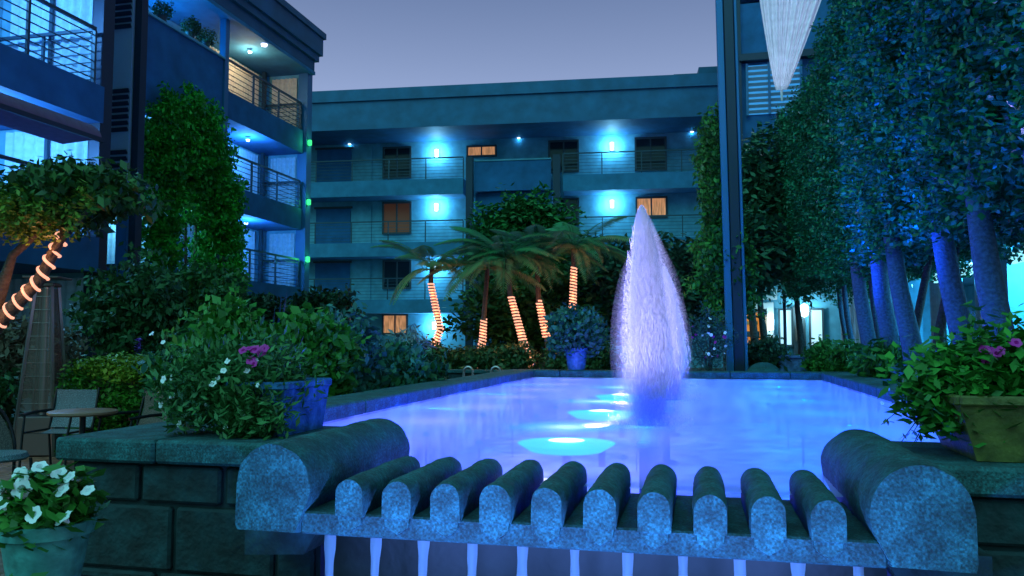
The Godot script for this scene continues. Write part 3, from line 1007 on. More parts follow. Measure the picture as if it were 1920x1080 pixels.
func fountain() -> void:
	var b := thing("fountain_basin", "raised stone fountain pool with a row of round stone spouts along its front", "fountain", Vector3.ZERO)
	# shell
	bx("pool_floor", Vector3(-0.5, 0.0, -9.65), Vector3(5.4, 0.1, 10.95), M["pool_plaster"], b)
	bx("pool_wall", Vector3(-3.3, 0.41, -9.95), Vector3(0.4, 0.82, 10.3), M["pool_plaster"], b)
	bx("pool_wall", Vector3(2.3, 0.41, -9.95), Vector3(0.4, 0.82, 10.3), M["pool_plaster"], b)
	bx("pool_wall", Vector3(-0.5, 0.41, -15.2), Vector3(6.0, 0.82, 0.38), M["pool_plaster"], b)
	bx("spout_wall", Vector3(-0.53, 0.32, -3.98), Vector3(2.6, 0.64, 0.4), M["wet_wall"], b)
	for s in [[-3.56, -1.99], [0.93, 2.56]]:
		bx("core_wall", Vector3((s[0] + s[1]) * 0.5, 0.41, -4.42), Vector3(s[1] - s[0], 0.82, 0.8), M["mortar"], b)
	# stone courses on the front of both piers
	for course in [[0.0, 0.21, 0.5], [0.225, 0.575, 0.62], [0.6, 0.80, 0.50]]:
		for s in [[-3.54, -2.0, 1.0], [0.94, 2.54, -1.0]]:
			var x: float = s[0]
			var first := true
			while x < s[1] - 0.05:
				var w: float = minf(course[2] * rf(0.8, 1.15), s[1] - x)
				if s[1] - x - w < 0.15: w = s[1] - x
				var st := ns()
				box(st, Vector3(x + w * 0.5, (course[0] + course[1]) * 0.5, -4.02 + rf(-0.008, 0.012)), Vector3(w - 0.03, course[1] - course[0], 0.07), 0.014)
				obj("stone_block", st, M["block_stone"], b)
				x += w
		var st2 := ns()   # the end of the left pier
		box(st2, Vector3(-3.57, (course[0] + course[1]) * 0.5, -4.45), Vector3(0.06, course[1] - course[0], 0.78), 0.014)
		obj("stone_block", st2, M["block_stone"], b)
	# coping stones
	var cop := func(x0: float, x1: float, z0: float, z1: float):
		var st := ns()
		box(st, Vector3((x0 + x1) * 0.5, 0.885 + rf(-0.003, 0.003), (z0 + z1) * 0.5), Vector3(x1 - x0 - 0.008, 0.13, absf(z1 - z0) - 0.008), 0.016)
		obj("coping_stone", st, M["granite"], b)
	cop.call(-3.62, -2.96, -3.92, -4.86)
	cop.call(-2.96, -2.0, -3.92, -4.86)
	cop.call(0.93, 1.8, -3.92, -4.86)
	cop.call(1.8, 2.62, -3.92, -4.86)
	for k in 9:
		cop.call(-3.62, -3.08, -4.86 - k * 1.13, -4.86 - (k + 1) * 1.13)
		cop.call(2.08, 2.62, -4.86 - k * 1.13, -4.86 - (k + 1) * 1.13)
	for k in 6:
		cop.call(-3.62 + k * 1.04, -3.62 + (k + 1) * 1.04, -15.03, -15.55)
	# lintel under the spouts
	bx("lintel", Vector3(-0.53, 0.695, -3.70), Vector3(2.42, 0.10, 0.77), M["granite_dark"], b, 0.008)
	# corbels below the big logs
	var cb := ns()
	extrude(cb, PackedVector2Array([Vector2(-2.2, 0.64), Vector2(-1.78, 0.64), Vector2(-1.88, 0.47), Vector2(-2.2, 0.45)]), -3.62, -4.1)
	obj("corbel", cb, M["block_stone"], b)
	cb = ns()
	extrude(cb, PackedVector2Array([Vector2(1.13, 0.64), Vector2(0.71, 0.64), Vector2(0.81, 0.47), Vector2(1.13, 0.45)]), -3.62, -4.1)
	obj("corbel", cb, M["block_stone"], b)
	# the two big logs
	for e in [[-1.872, 1.0], [0.802, -1.0]]:
		var st := ns()
		rough_log(st, log_profile(e[0], 0.855, 0.187, e[1], 0.648), -3.30, -4.56, 0.011, 30)
		obj("large_stone_log", st, M["granite"], b)
	# ten small logs
	for k in 10:
		var x := -1.5 + k * 0.219
		var st := ns()
		var p := PackedVector2Array()
		var r := 0.07 + rf(-0.002, 0.002)
		for i in 15:
			var a := PI * i / 14.0
			p.append(Vector2(x + cos(a) * r, 0.832 + sin(a) * r))
		p.append(Vector2(x - r * 0.97, 0.733))
		p.append(Vector2(x + r * 0.97, 0.733))
		rough_log(st, p, -3.297 + rf(-0.006, 0.006), -4.05 + rf(-0.015, 0.015), 0.007, 18)
		obj("stone_log", st, M["granite"], b)
		st = ns()   # the pointed drip below each end
		p = PackedVector2Array([Vector2(x - r * 0.93, 0.76), Vector2(x + r * 0.93, 0.76), Vector2(x + r * 0.8, 0.70), Vector2(x, 0.665), Vector2(x - r * 0.8, 0.70)])
		rough_log(st, p, -3.3035, -3.34, 0.004, 2)
		obj("drip_stone", st, M["granite"], b)
	# lower basin below the spouts
	bx("lower_floor", Vector3(-0.53, 0.03, -3.0), Vector3(3.2, 0.06, 1.6), M["wet_wall"], b)
	bx("lower_curb", Vector3(-0.53, 0.1, -2.12), Vector3(3.4, 0.2, 0.2), M["block_stone"], b, 0.02)
	var lamp_at := [-1.35, -0.53, 0.3]
	for k in 3:
		var t := thing("basin_light", "round underwater light in the lower basin below the spouts, " + ["left", "middle", "right"][k] + " of three", "underwater light", Vector3(lamp_at[k], 0.1, -2.6), 0.0, "lower basin lights")
		var st := ns()
		lathe(st, Vector3.ZERO, [Vector2(0.09, -0.04), Vector2(0.09, 0.03), Vector2(0.07, 0.035)], 16)
		obj("rim", st, M["nozzle_steel"], t)
		st = ns()
		lathe(st, Vector3.ZERO, [Vector2(0.07, 0.028), Vector2(0.0, 0.032)], 16)
		obj("lamp_lens", st, M["lamp_dot"], t)
		spot(t, Vector3(0, 0.06, 0), Vector3(0, 1.0, -0.75), Color(0.12, 0.28, 1.0), 5.5, 60.0, 0.06)

func water() -> void:
	var st := ns()
	quad(st, Vector3(-3.1, 0.8, -4.79), Vector3(2.1, 0.8, -4.79), Vector3(2.1, 0.8, -15.01), Vector3(-3.1, 0.8, -15.01), Vector3.UP)
	quad(st, Vector3(-1.75, 0.8, -3.9), Vector3(0.69, 0.8, -3.9), Vector3(0.69, 0.8, -4.79), Vector3(-1.75, 0.8, -4.79), Vector3.UP)
	struct(obj("pool_water", st, M["pool_water"]), "pale violet blue lit water filling the fountain pool")
	st = ns()
	quad(st, Vector3(-2.1, 0.14, -2.2), Vector3(1.05, 0.14, -2.2), Vector3(1.05, 0.14, -3.78), Vector3(-2.1, 0.14, -3.78), Vector3.UP)
	struct(obj("lower_water", st, M["pool_water"]))
	# streams between the spouts
	for k in 11:
		var x := -1.609 + k * 0.219
		var s2 := ns()
		var ph := rf(0, 6)
		var lean := rf(-0.012, 0.012)
		sheet(s2, 8, 30, func(u, v):
			var c := Vector3(x + lean * v, 0.672 - 0.56 * v, -3.345 + 0.05 * v)
			var w: float = lerpf(0.066, 0.044, minf(1.0, v * 2.2)) * (1.0 + 0.10 * sin(v * 9.0 + ph) + 0.05 * sin(v * 31.0 + ph * 3.0)) * (0.75 + 0.1 * sin(ph * 7.0))
			return c + Vector3((u - 0.5) * w, 0, cos((u - 0.5) * PI) * 0.012))
		var o := obj("water_stream", s2, M["falling_water"])
		tag(o, "thin blue white stream falling through the %s gap of the spout row from the left" % ["first", "second", "third", "fourth", "fifth", "sixth", "seventh", "eighth", "ninth", "tenth", "eleventh"][k], "water stream", "streams falling between the spouts")
	# nozzles, their lights and the jets
	var zs := [-6.84, -9.8, -12.7]
	var word := ["nearest", "middle", "farthest"]
	var drop := ns()
	lathe(drop, Vector3.ZERO, [Vector2(0.0, -0.02), Vector2(0.004, -0.005), Vector2(0.004, 0.006), Vector2(0.0, 0.02)], 4)
	var drop_mesh := drop.commit()
	for k in 3:
		var x: float = [-0.46, -0.40, -0.42][k]
		var t := thing("fountain_nozzle", "dark metal jet nozzle standing in the pool, " + word[k] + " of the three", "nozzle", Vector3(x, 0.05, zs[k]), 0.0, "fountain nozzles")
		var s2 := ns()
		lathe(s2, Vector3.ZERO, [Vector2(0.12, 0.0), Vector2(0.12, 0.03), Vector2(0.045, 0.05), Vector2(0.045, 0.72), Vector2(0.055, 0.73), Vector2(0.05, 0.78), Vector2(0.02, 0.82), Vector2(0.0, 0.82)], 16)
		obj("pipe", s2, M["nozzle_steel"], t)
		# underwater light beside it
		var lx: float = [-1.07, -1.12, -1.16][k]
		var lz: float = [-6.55, -9.4, -12.3][k]
		var u := thing("underwater_light", "round cyan white underwater light left of the " + word[k] + " jet", "underwater light", Vector3(lx, 0.25, lz), 0.0, "underwater lights in the pool")
		s2 = ns()
		lathe(s2, Vector3(0, 0.42, 0), [Vector2(0.0, -0.10), Vector2(0.30, -0.06), Vector2(0.40, 0.0), Vector2(0.15, 0.02)], 28)
		obj("light_ring", s2, M["lamp_ring_cyan"], u)
		s2 = ns()
		lathe(s2, Vector3(0, 0.42, 0), [Vector2(0.15, 0.022), Vector2(0.0, 0.04)], 28)
		obj("lamp_lens", s2, M["lamp_white"], u)
		s2 = ns()
		tube(s2, [Vector3(0, -0.2, 0), Vector3(0, 0.34, 0)], [0.04], 8)
		obj("stand", s2, M["nozzle_steel"], u)
		omni(u, Vector3(0, 0.50, 0), Color(0.02, 0.75, 0.80), 0.1, 0.2)
		var to: float = [zs[1], zs[0], zs[1]][k]
		spot(u, Vector3(0.2, 0.57, 0), Vector3(x + 0.05 - lx, 1.9, to - lz), Color(0.52, 0.46, 1.0), [30.0, 56.0, 32.0][k], 24.0, 0.12)
		spot(u, Vector3(0.2, 0.57, 0), Vector3(x + 0.05 - lx, 1.7, zs[k] - lz), Color(0.62, 0.52, 1.0), 1.6, 30.0, 0.12)
		omni(t, Vector3(0.0, 0.66, 0.12), Color(0.0, 0.006, 1.0), 4.0, 0.08, "jet_lamp_glow")
		s2 = ns()
		tube(s2, [Vector3(-0.05, 0.6, 0.1), Vector3(0.05, 0.6, 0.1)], [0.03], 10)
		obj("jet_lamp", s2, M["lamp_blue"], t)
		# the jet itself
		var j := thing("water_jet", "tall white violet plume of the " + word[k] + " jet with blue edges", "water jet", Vector3(x, 0.8, zs[k]), 0.0, "fountain jets")
		s2 = ns()
		tube(s2, [Vector3(0, 0.04, 0), Vector3(0, 0.5, 0), Vector3(0, 1.2, 0), Vector3(0, 1.6, 0)], [0.016, 0.02, 0.03, 0.02], 10, 0.3)
		obj("stem", s2, M["spray"], j)
		var top: float = [1.80, 1.55, 1.4][k]
		var xs := []
		var cs := []
		for i in 52000:
			var h := pow(rng.randf(), 0.85)
			var yy := h * top
			if rng.randf() > smoothstep(0.12, 0.6, yy) + 0.06: continue
			var env_r: float = (0.19 * pow(1.0 - h, 0.45) + 0.03 * (1.0 - h)) * (0.45 + 0.55 * smoothstep(0.05, 0.6, yy))
			var a := rf(0, TAU)
			var edge := rng.randf() < 0.05
			var rr := env_r * (rf(0.95, 1.45) if edge else sqrt(rng.randf()))
			if edge: yy -= 0.04
			var drift := 0.09 * (1.0 - h)
			xs.append(Transform3D(Basis(Vector3.RIGHT, rf(-0.2, 0.2)) * Basis(Vector3.BACK, rf(-0.2, 0.2)) * Basis.from_scale(Vector3(rf(0.5, 1.4), rf(0.4, 2.0), rf(0.5, 1.4))), Vector3(cos(a) * rr + drift, maxf(0.01, yy + 0.03), sin(a) * rr)))
			cs.append(Color.WHITE)
		for i in 900:   # drops that splash up where the water lands
			var a := rf(0, TAU)
			var rr := 0.32 * sqrt(rng.randf()) + 0.04
			xs.append(Transform3D(turn_any(rf(0.4, 0.8)), Vector3(cos(a) * rr + 0.06, absf(rng.randfn()) * 0.05 + 0.005, sin(a) * rr)))
			cs.append(Color.WHITE)
		for e in [[0.33, 0.95, 0.25], [0.28, 1.02, 0.5], [0.235, 1.07, 1.2], [0.19, 1.11, 2.4], [0.15, 1.14, 4.0], [0.10, 1.16, 6.0]]:   # fine mist round the plume
			var fv := FogVolume.new()
			fv.name = "mist"
			fv.shape = RenderingServer.FOG_VOLUME_SHAPE_ELLIPSOID
			fv.size = Vector3(e[0] * (2.0 if k == 0 else 1.7), e[1] * 2.0 * top / 1.8, e[0] * (2.0 if k == 0 else 1.7))
			fv.position = Vector3(0.05, 0.62 * top / 1.8, 0.0)
			var fm := FogMaterial.new()
			fm.resource_name = "mist"
			fm.density = e[2]
			fm.albedo = Color(0.93, 0.93, 1.0)
			fv.material = fm
			if k < 2: j.add_child(fv, true)
		spread("plume", drop_mesh, M["spray"], j, xs, cs)
	var fu := thing("jet_floodlight", "small underwater floodlight behind the spout row aimed at the nearest jet", "underwater light", Vector3(-0.845, 0.72, -4.2))
	var f2 := ns()
	lathe(f2, Vector3.ZERO, [Vector2(0, -0.06), Vector2(0.07, -0.05), Vector2(0.08, 0.05), Vector2(0, 0.06)], 16)
	obj("lamp_lens", f2, M["lamp_dot"], fu)
	spot(fu, Vector3(0, 0.13, -0.05), Vector3(0.39, 1.15, -2.64), Color(0.58, 0.52, 1.0), 28.0, 18.0, 0.1)
	# blue lights low on the pool walls
	for iz in 7:
		for ix in 3:
			var z: float = -5.2 - iz * 1.56
			var right := ix == 2
			var at := Vector3([-2.3, -0.7, 1.15][ix], 0.05, z + [0.0, 0.75, 0.0][ix])
			var t := thing("pool_light", "small blue violet underwater light under the milky water, %s row, %s from the near end" % [["left", "middle", "right"][ix], ["first", "second", "third", "fourth", "fifth", "sixth", "seventh"][iz]], "underwater light", at, 0.0, "small underwater lights in the pool")
			var s2 := ns()
			tube(s2, [Vector3.ZERO, Vector3(0, 0.34, 0)], [0.007], 5)
			obj("stand", s2, M["nozzle_steel"], t)
			s2 = ns()
			lathe(s2, Vector3(0, 0.37, 0), [Vector2(0, -0.03), Vector2(0.04, -0.01), Vector2(0.04, 0.01), Vector2(0, 0.03)], 12)
			obj("lamp_lens", s2, M["lamp_blue"], t)
			omni(t, Vector3(0, 0.37, 0), Color(0.0, 0.07, 1.0) if right else Color(0.17, 0.13, 1.0), 0.68 if not right else 1.8, 0.3)
	for k in 4:
		var t := thing("wall_light", "blue underwater lamp close to the left pool wall, %s from the near end" % ["first", "second", "third", "fourth"][k], "underwater light", Vector3(-2.82, 0.05, -5.8 - k * 2.3), 0.0, "blue lamps at the left pool wall")
		var s2 := ns()
		tube(s2, [Vector3.ZERO, Vector3(0, 0.44, 0)], [0.007], 5)
		obj("stand", s2, M["nozzle_steel"], t)
		s2 = ns()
		lathe(s2, Vector3(0, 0.47, 0), [Vector2(0, -0.03), Vector2(0.04, -0.01), Vector2(0.04, 0.01), Vector2(0, 0.03)], 12)
		obj("lamp_lens", s2, M["lamp_blue"], t)
		omni(t, Vector3(0, 0.47, 0), Color(0.0, 0.03, 1.0), 1.6, 0.2)
		spot(t, Vector3(0.05, 0.7, 0), Vector3(2.42, 1.75, [-1.0, 1.2, 0.6, 0.0][k]), Color(0.0, 0.025, 1.0), [16.0, 16.0, 10.0, 6.0][k], 25.0, 0.1)
	for k in 3:   # stronger blue lamps at the right wall light the clipped trees
		var t := thing("tree_floodlight", "strong blue underwater floodlight on the right of the pool, " + word[k] + " of three", "underwater light", Vector3(1.2, 0.05, [-7.2, -10.2, -13.2][k]), 0.0, "blue floodlights on the right of the pool")
		var s2 := ns()
		lathe(s2, Vector3(0, 0.71, 0), [Vector2(0, -0.03), Vector2(0.05, -0.01), Vector2(0.05, 0.005), Vector2(0, 0.01)], 12)
		obj("lamp_lens", s2, M["lamp_blue"], t)
		s2 = ns()
		tube(s2, [Vector3.ZERO, Vector3(0, 0.68, 0)], [0.007], 5)
		obj("stand", s2, M["nozzle_steel"], t)
		spot(t, Vector3(0, 0.735, 0), Vector3(1.75, 4.2, -0.6), Color(0.0, 0.07, 1.0), [12.0, 80.0, 80.0][k], 27.0, 0.1)

# ---- clipped trees in a row on the right
func right_trees() -> void:
	var marks := ["nearest the camera, cut by the frame edge", "second from the camera", "third from the camera, with blue lit trunk", "fourth from the camera, with wide blue trunk", "fifth from the camera", "sixth from the camera", "seventh from the camera", "eighth from the camera", "ninth from the camera", "second last in the row", "last in the row, near the white drape"]
	for k in 11:
		var z: float = [-7.1, -8.76, -10.2, -12.15, -13.65, -15.4, -17.1, -18.8, -20.5, -22.1, -23.6][k]
		var t := thing("clipped_tree", "tall clipped tree right of the pool, " + marks[k], "tree", Vector3((3.0 if k < 6 else 3.95) + rf(-0.08, 0.08), 0.8, z), 0.0, "clipped trees right of the pool")
		var st := ns()
		var lean := rf(-0.34, -0.2)
		var thin := 1.0 if k < 6 else 0.55
		tube(st, [Vector3(0, -0.05, 0), Vector3(lean * 0.25, 0.6, 0.05), Vector3(lean * 0.7, 1.4, 0), Vector3(lean, 2.2, rf(-0.1, 0.1)), Vector3(lean + 0.3, 4.5, 0)], [0.16 * thin, 0.135 * thin, 0.12 * thin, 0.11 * thin, 0.06], 12, 0.14)
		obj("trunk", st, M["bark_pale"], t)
		if k in [0, 1, 3, 4]:
			st = ns()
			tube(st, [Vector3(0.2, -0.05, -0.1), Vector3(0.32, 0.8, -0.15), Vector3(0.65, 2.4, -0.1)], [0.08, 0.07, 0.05], 9, 0.14)
			obj("side_stem", st, M["bark"], t)
		var hi: float = 7.1 + rf(-0.3, 0.3) + (0.5 if k < 6 else -0.3)
		var n: int = [3600, 3600, 3500, 3300, 3000, 2600, 2200, 2000, 1800, 1700, 1700][k]
		var xs := block(n, Vector3(-0.5 if k < 6 else -1.55 - 0.03 * (k - 6), 1.9 + rf(0, 0.25), -0.9), Vector3(1.5 if k < 6 else 0.9, hi, 0.9), 0.38, -0.42)
		leaves("crown", t, LEAF.tree, xs, Color(0.003, 0.085, 0.03), Color(0.012, 0.22, 0.09), "leaf_gloss")
	# looser trees between the row and the steel column
	for e in [[1.75, -23.6, 3.0, 7.4, 0.75, "round headed green tree just right of the steel column"], [1.3, -20.6, 2.6, 4.6, 0.7, "low pale green tree at the foot of the steel column"], [2.9, -25.0, 2.8, 7.6, 0.9, "dark tree hiding the foot of the white drape"]]:
		var t := thing("garden_tree", e[5], "tree", Vector3(e[0], 0.0, e[1]))
		var st := ns()
		tube(st, [Vector3(0, 0, 0), Vector3(0.05, 1.4, 0), Vector3(-0.05, 2.6, 0), Vector3(0, e[3] - 1.0, 0)], [0.12, 0.1, 0.08, 0.03], 9, 0.12)
		obj("trunk", st, M["bark"], t)
		leaves("crown", t, LEAF.big, blob(700, Vector3(0, (e[2] + e[3]) * 0.5, 0), Vector3(e[4], (e[3] - e[2]) * 0.5, e[4]), 0.3, 0.4), Color(0.015, 0.09, 0.05), Color(0.05, 0.17, 0.08))

# ---- palms with lit trunks and the trees behind the pool
func rope(label: String, pts: Array, r: float, pitch: float, group: String, e: float, thick := 0.02) -> void:
	var cv := Curve3D.new()
	for p in pts: cv.add_point(p)
	cv.bake_interval = 0.02
	var l := cv.get_baked_length()
	var h := []
	var n := int(l / pitch * 12.0)
	for i in n + 1:
		var s := l * i / n
		var c := cv.sample_baked(s)
		var f := (cv.sample_baked(minf(l, s + 0.03)) - cv.sample_baked(maxf(0, s - 0.03))).normalized()
		var a := f.cross(Vector3.BACK).normalized()
		var b := a.cross(f)
		var t := TAU * i / 12.0
		h.append(c + (a * cos(t) + b * sin(t)) * (r + thick * 0.7) * (1.0 - 0.3 * s / l))
	var st := ns()
	tube(st, h, [thick], 6)
	var o := thing("rope_light", label, "rope light", Vector3.ZERO, 0.0, group)
	obj("light_tube", st, M["rope_warm"], o)
	var k := maxi(2, int(l / 0.5))
	for i in k:
		var c := cv.sample_baked(l * (i + 0.5) / k)
		omni(o, c + Vector3(0.02, 0, r + 0.12), Color(1.0, 0.36, 0.14), e, 0.05)

func palm(label: String, pts: Array, r: float, fronds: Array, n: int, seed_tilt: float) -> void:
	var base: Vector3 = pts[0]
	var t := thing("palm", label, "palm", base, 0.0, "palms behind the pool")
	var st := ns()
	var q := []
	for p in pts: q.append(p - base)
	tube(st, q, [r, r * 0.9, r * 0.8, r * 0.7], 10, 0.2)
	obj("trunk", st, M["bark"], t)
	var top: Vector3 = q[q.size() - 1]
	for i in n:
		var a := TAU * i / n * 2.4 + rf(-0.2, 0.2)
		var tilt := rf(-0.65, 0.35) + seed_tilt
		var o := put("frond", fronds[i % fronds.size()], M["frond_leaf"], t, Transform3D(Basis(Vector3.UP, a) * Basis(Vector3.RIGHT, tilt) * Basis.from_scale(Vector3.ONE * rf(0.85, 1.15)), top))

func garden_behind() -> void:
	var fm := mat("frond_leaf", Color(0.012, 0.17, 0.045), 0.6)
	fm.backlight_enabled = true
	fm.backlight = Color(0.4, 0.4, 0.4)
	var fr := [frond_mesh(1.8, 0.34, 0.62), frond_mesh(1.6, 0.3, 0.8), frond_mesh(1.9, 0.36, 0.45)]
	var data := [
		["bent palm with a kinked glowing trunk, leftmost behind the pool", [Vector3(-6.55, 0.8, -19), Vector3(-6.5, 1.1, -19), Vector3(-6.27, 1.8, -19), Vector3(-6.52, 2.95, -19), Vector3(-6.5, 3.3, -19)], 3, 18],
		["shortest palm leaning right, second from the left behind the pool", [Vector3(-5.4, 0.8, -19.1), Vector3(-5.32, 1.1, -19.1), Vector3(-5.2, 1.5, -19.1), Vector3(-5.17, 2.05, -19.1), Vector3(-5.1, 3.3, -19.2)], 3, 16],
		["palm leaning left with a long slanting glowing trunk in the middle behind the pool", [Vector3(-3.93, 0.8, -18.8), Vector3(-4.0, 1.1, -18.8), Vector3(-4.25, 2.0, -18.8), Vector3(-4.42, 2.6, -18.8), Vector3(-4.55, 3.5, -18.9)], 3, 24],
		["palm with a short bright trunk right of the slanting one", [Vector3(-3.55, 0.8, -19.4), Vector3(-3.64, 1.6, -19.4), Vector3(-3.76, 2.1, -19.4), Vector3(-3.85, 2.5, -19.4), Vector3(-3.9, 3.6, -19.4)], 3, 22],
		["upright palm with the tallest glowing trunk, nearest the fountain jet", [Vector3(-3.1, 0.8, -19.3), Vector3(-3.1, 1.7, -19.3), Vector3(-2.98, 2.4, -19.3), Vector3(-2.95, 3.3, -19.3), Vector3(-2.95, 3.75, -19.3)], 3, 22]]
	var rope_words := ["kinked leftmost palm trunk", "short palm trunk leaning right", "long palm trunk leaning left", "short steep palm trunk in the middle", "upright palm trunk nearest the jet"]
	for k in 5:
		var d: Array = data[k]
		palm(d[0], d[1], 0.085, fr, d[3], 0.0)
		var a := 0 if k != 3 else 1
		rope("orange glowing rope light wound round the " + rope_words[k], d[1].slice(a, 4), 0.085, 0.075, "rope lights on the palms", 0.16)
	# background trees
	var bt := [
		["broad_tree", "broad dark green tree standing before the stair core of the end block", Vector3(-5.6, 0, -25.5), Vector3(-0.0, 4.5, 0), Vector3(1.75, 1.75, 1.4), 1700, Color(0.008, 0.09, 0.02), Color(0.03, 0.2, 0.04)],
		["broad_tree", "dense dark tree behind the fountain jet", Vector3(-1.4, 0, -22.5), Vector3(0, 2.95, 0), Vector3(2.4, 1.35, 1.3), 1700, Color(0.012, 0.06, 0.035), Color(0.03, 0.12, 0.06)],
		["broad_tree", "low dark tree filling the gap behind the palms", Vector3(-4.4, 0, -22.0), Vector3(0, 2.3, 0), Vector3(2.2, 1.2, 1.0), 1100, Color(0.015, 0.08, 0.02), Color(0.05, 0.16, 0.03)]]
	for e in bt:
		var t := thing(e[0], e[1], "tree", e[2])
		var st := ns()
		tube(st, [Vector3(0, 0, 0), Vector3(0.1, e[3].y * 0.5, 0), Vector3(0, e[3].y, 0)], [0.2, 0.15, 0.06], 9, 0.1)
		for s in 5:
			var dd := rdir()
			tube(st, [Vector3(0.05, e[3].y * 0.5, 0), Vector3(0, e[3].y * 0.8, 0) + dd * 0.5, Vector3(0, e[3].y, 0) + dd * e[4] * 0.7], [0.08, 0.06, 0.02], 6)
		obj("trunk", st, M["bark"], t)
		leaves("crown", t, LEAF.big, blob(e[5], e[3], e[4], 0.4, 0.4), e[6], e[7])
	# the vine on the steel column
	var v := thing("column_vine", "bright green climbing vine bulging from the steel column", "vine", Vector3(0.35, 0, -17.35))
	var vs := ns()
	tube(vs, [Vector3(0.2, 0.8, 0), Vector3(0.1, 3, 0), Vector3(0.15, 6.3, 0)], [0.06, 0.05, 0.02], 7, 0.2)
	obj("stem", vs, M["bark"], v)
	leaves("foliage", v, LEAF.mid, blob(650, Vector3(0.05, 5.1, 0), Vector3(0.36, 1.35, 0.4), 0.2, 0.5) + blob(800, Vector3(0.2, 3.0, 0), Vector3(0.6, 1.2, 0.5), 0.2, 0.5), Color(0.015, 0.10, 0.02), Color(0.05, 0.22, 0.03))
	# low wall and its two hooped lights
	var lw := thing("low_wall", "low rendered wall in front of the palm bed behind the pool", "wall", Vector3(-5.0, 0, -17.2))
	bx("wall_body", Vector3(0, 0.4, 0), Vector3(4.6, 0.8, 0.3), M["block_stone"], lw)
	for k in 5:
		bx("cap_stone", Vector3(-1.87 + k * 0.935, 0.835, 0), Vector3(0.925, 0.07, 0.4), M["granite"], lw, 0.01)
	for k in 2:
		var p: Vector3 = [Vector3(-4.75, 0, -16.3), Vector3(-4.2, 0, -16.5)][k]
		var t := thing("hoop_post", "small pale metal hoop post before the low wall, " + ["left", "right"][k] + " of two", "post", p, 0.0, "hoop posts behind the pool")
		var st := ns()
		var h := []
		for i in 15:
			var a := PI * i / 14.0
			h.append(Vector3(cos(a) * 0.1, 0.84 + sin(a) * 0.12, 0))
		h.push_front(Vector3(0.1, 0.0, 0)); h.append(Vector3(-0.1, 0.0, 0))
		tube(st, h, [0.03], 8)
		obj("hoop", st, M["heater_steel"], t)
	# ground shrubs in the palm bed
	for k in 7:
		var x := -7.4 + k * 0.85 + rf(-0.2, 0.2)
		shrub("bed_shrub", "low dark shrub at the palms' feet, " + ["first", "second", "third", "fourth", "fifth", "sixth", "seventh"][k] + " from the left", Vector3(x, 1.1, -18.4 + rf(-0.4, 0.3)), Vector3(0.45, rf(0.25, 0.45), 0.4), 130, LEAF.mid, Color(0.02, 0.06, 0.02), Color(0.06, 0.11, 0.03), "shrubs at the palms' feet")
	# the blue pot on the far coping
	var bp := thing("blue_pot", "round blue pot standing on the far coping left of the jet", "pot", Vector3(-2.3, 0.955, -15.3))
	var ps := ns()
	lathe(ps, Vector3.ZERO, [Vector2(0, 0), Vector2(0.16, 0), Vector2(0.22, 0.36), Vector2(0.25, 0.36), Vector2(0.25, 0.42), Vector2(0.2, 0.42), Vector2(0.19, 0.36), Vector2(0, 0.35)], 24)
	obj("pot_body", ps, M["blue_pot"], bp)
	var pl := thing("pot_plant", "leafy arching plant growing in the round blue pot on the far coping", "plant", Vector3(-2.3, 1.3, -15.3))
	leaves("foliage", pl, LEAF.broad, blob(190, Vector3(0, 0.42, 0), Vector3(0.58, 0.45, 0.5), 0.3, 0.4), Color(0.02, 0.09, 0.06), Color(0.06, 0.18, 0.12))
	# right end of the far coping
	shrub("twinkle_plant", "airy plant with pinkish blossoms right of the jet on the far coping", Vector3(0.2, 1.5, -16.0), Vector3(0.45, 0.6, 0.4), 240, LEAF.fine, Color(0.02, 0.06, 0.07), Color(0.05, 0.12, 0.12))
	var fl := flower_mesh(0.035)
	var tw := thing("pink_blossoms", "spray of small pink blossoms over the airy plant right of the jet", "flowers", Vector3(0.2, 1.5, -15.9))
	for i in 22:
		put("flower", fl, M["petal_white"] if i % 3 else M["petal_magenta"], tw, Transform3D(turn_any(rf(0.7, 1.2)) * Basis(Vector3.RIGHT, 1.2), Vector3(rf(-0.35, 0.3), rf(-0.5, 0.45), rf(0.1, 0.4))))
	shrub("round_shrub", "dark rounded shrub beside the steel column foot", Vector3(1.35, 1.15, -17.6), Vector3(0.4, 0.42, 0.4), 260, LEAF.mid, Color(0.012, 0.05, 0.025), Color(0.03, 0.09, 0.04))
	var bo := thing("boulder", "smooth rounded boulder on the coping beside the steel column", "boulder", Vector3(1.2, 0.8, -16.2))
	var bs := ns()
	sheet(bs, 20, 12, func(u, v):
		var a: float = u * TAU
		var e: float = v * PI * 0.5
		return Vector3(cos(a) * cos(e) * 0.34 * (1.0 + 0.08 * sin(a * 3.0)), sin(e) * 0.3, sin(a) * cos(e) * 0.28))
	obj("stone", bs, M["granite"], bo)
	var pb := thing("blue_planter", "square blue planter box right of the steel column", "planter", Vector3(1.9, 0.62, -17.6))
	bx("box_body", Vector3(0, 0.28, 0), Vector3(0.62, 0.5, 0.5), M["blue_pot"], pb, 0.02)
	bx("rim", Vector3(0, 0.56, 0), Vector3(0.68, 0.06, 0.56), M["blue_pot"], pb, 0.01)
	for k in 4:
		shrub("border_shrub", "bright green low shrub in the border under the clipped trees, " + ["first", "second", "third", "fourth"][k] + " from the left", Vector3([2.45, 2.75, 3.05, 2.8][k], 1.12, [-17.2, -16.4, -15.7, -13.6][k]), Vector3(0.36, 0.36, 0.36), 220, LEAF.mid, Color(0.02, 0.10, 0.015), Color(0.05, 0.22, 0.03), "border shrubs right of the pool")

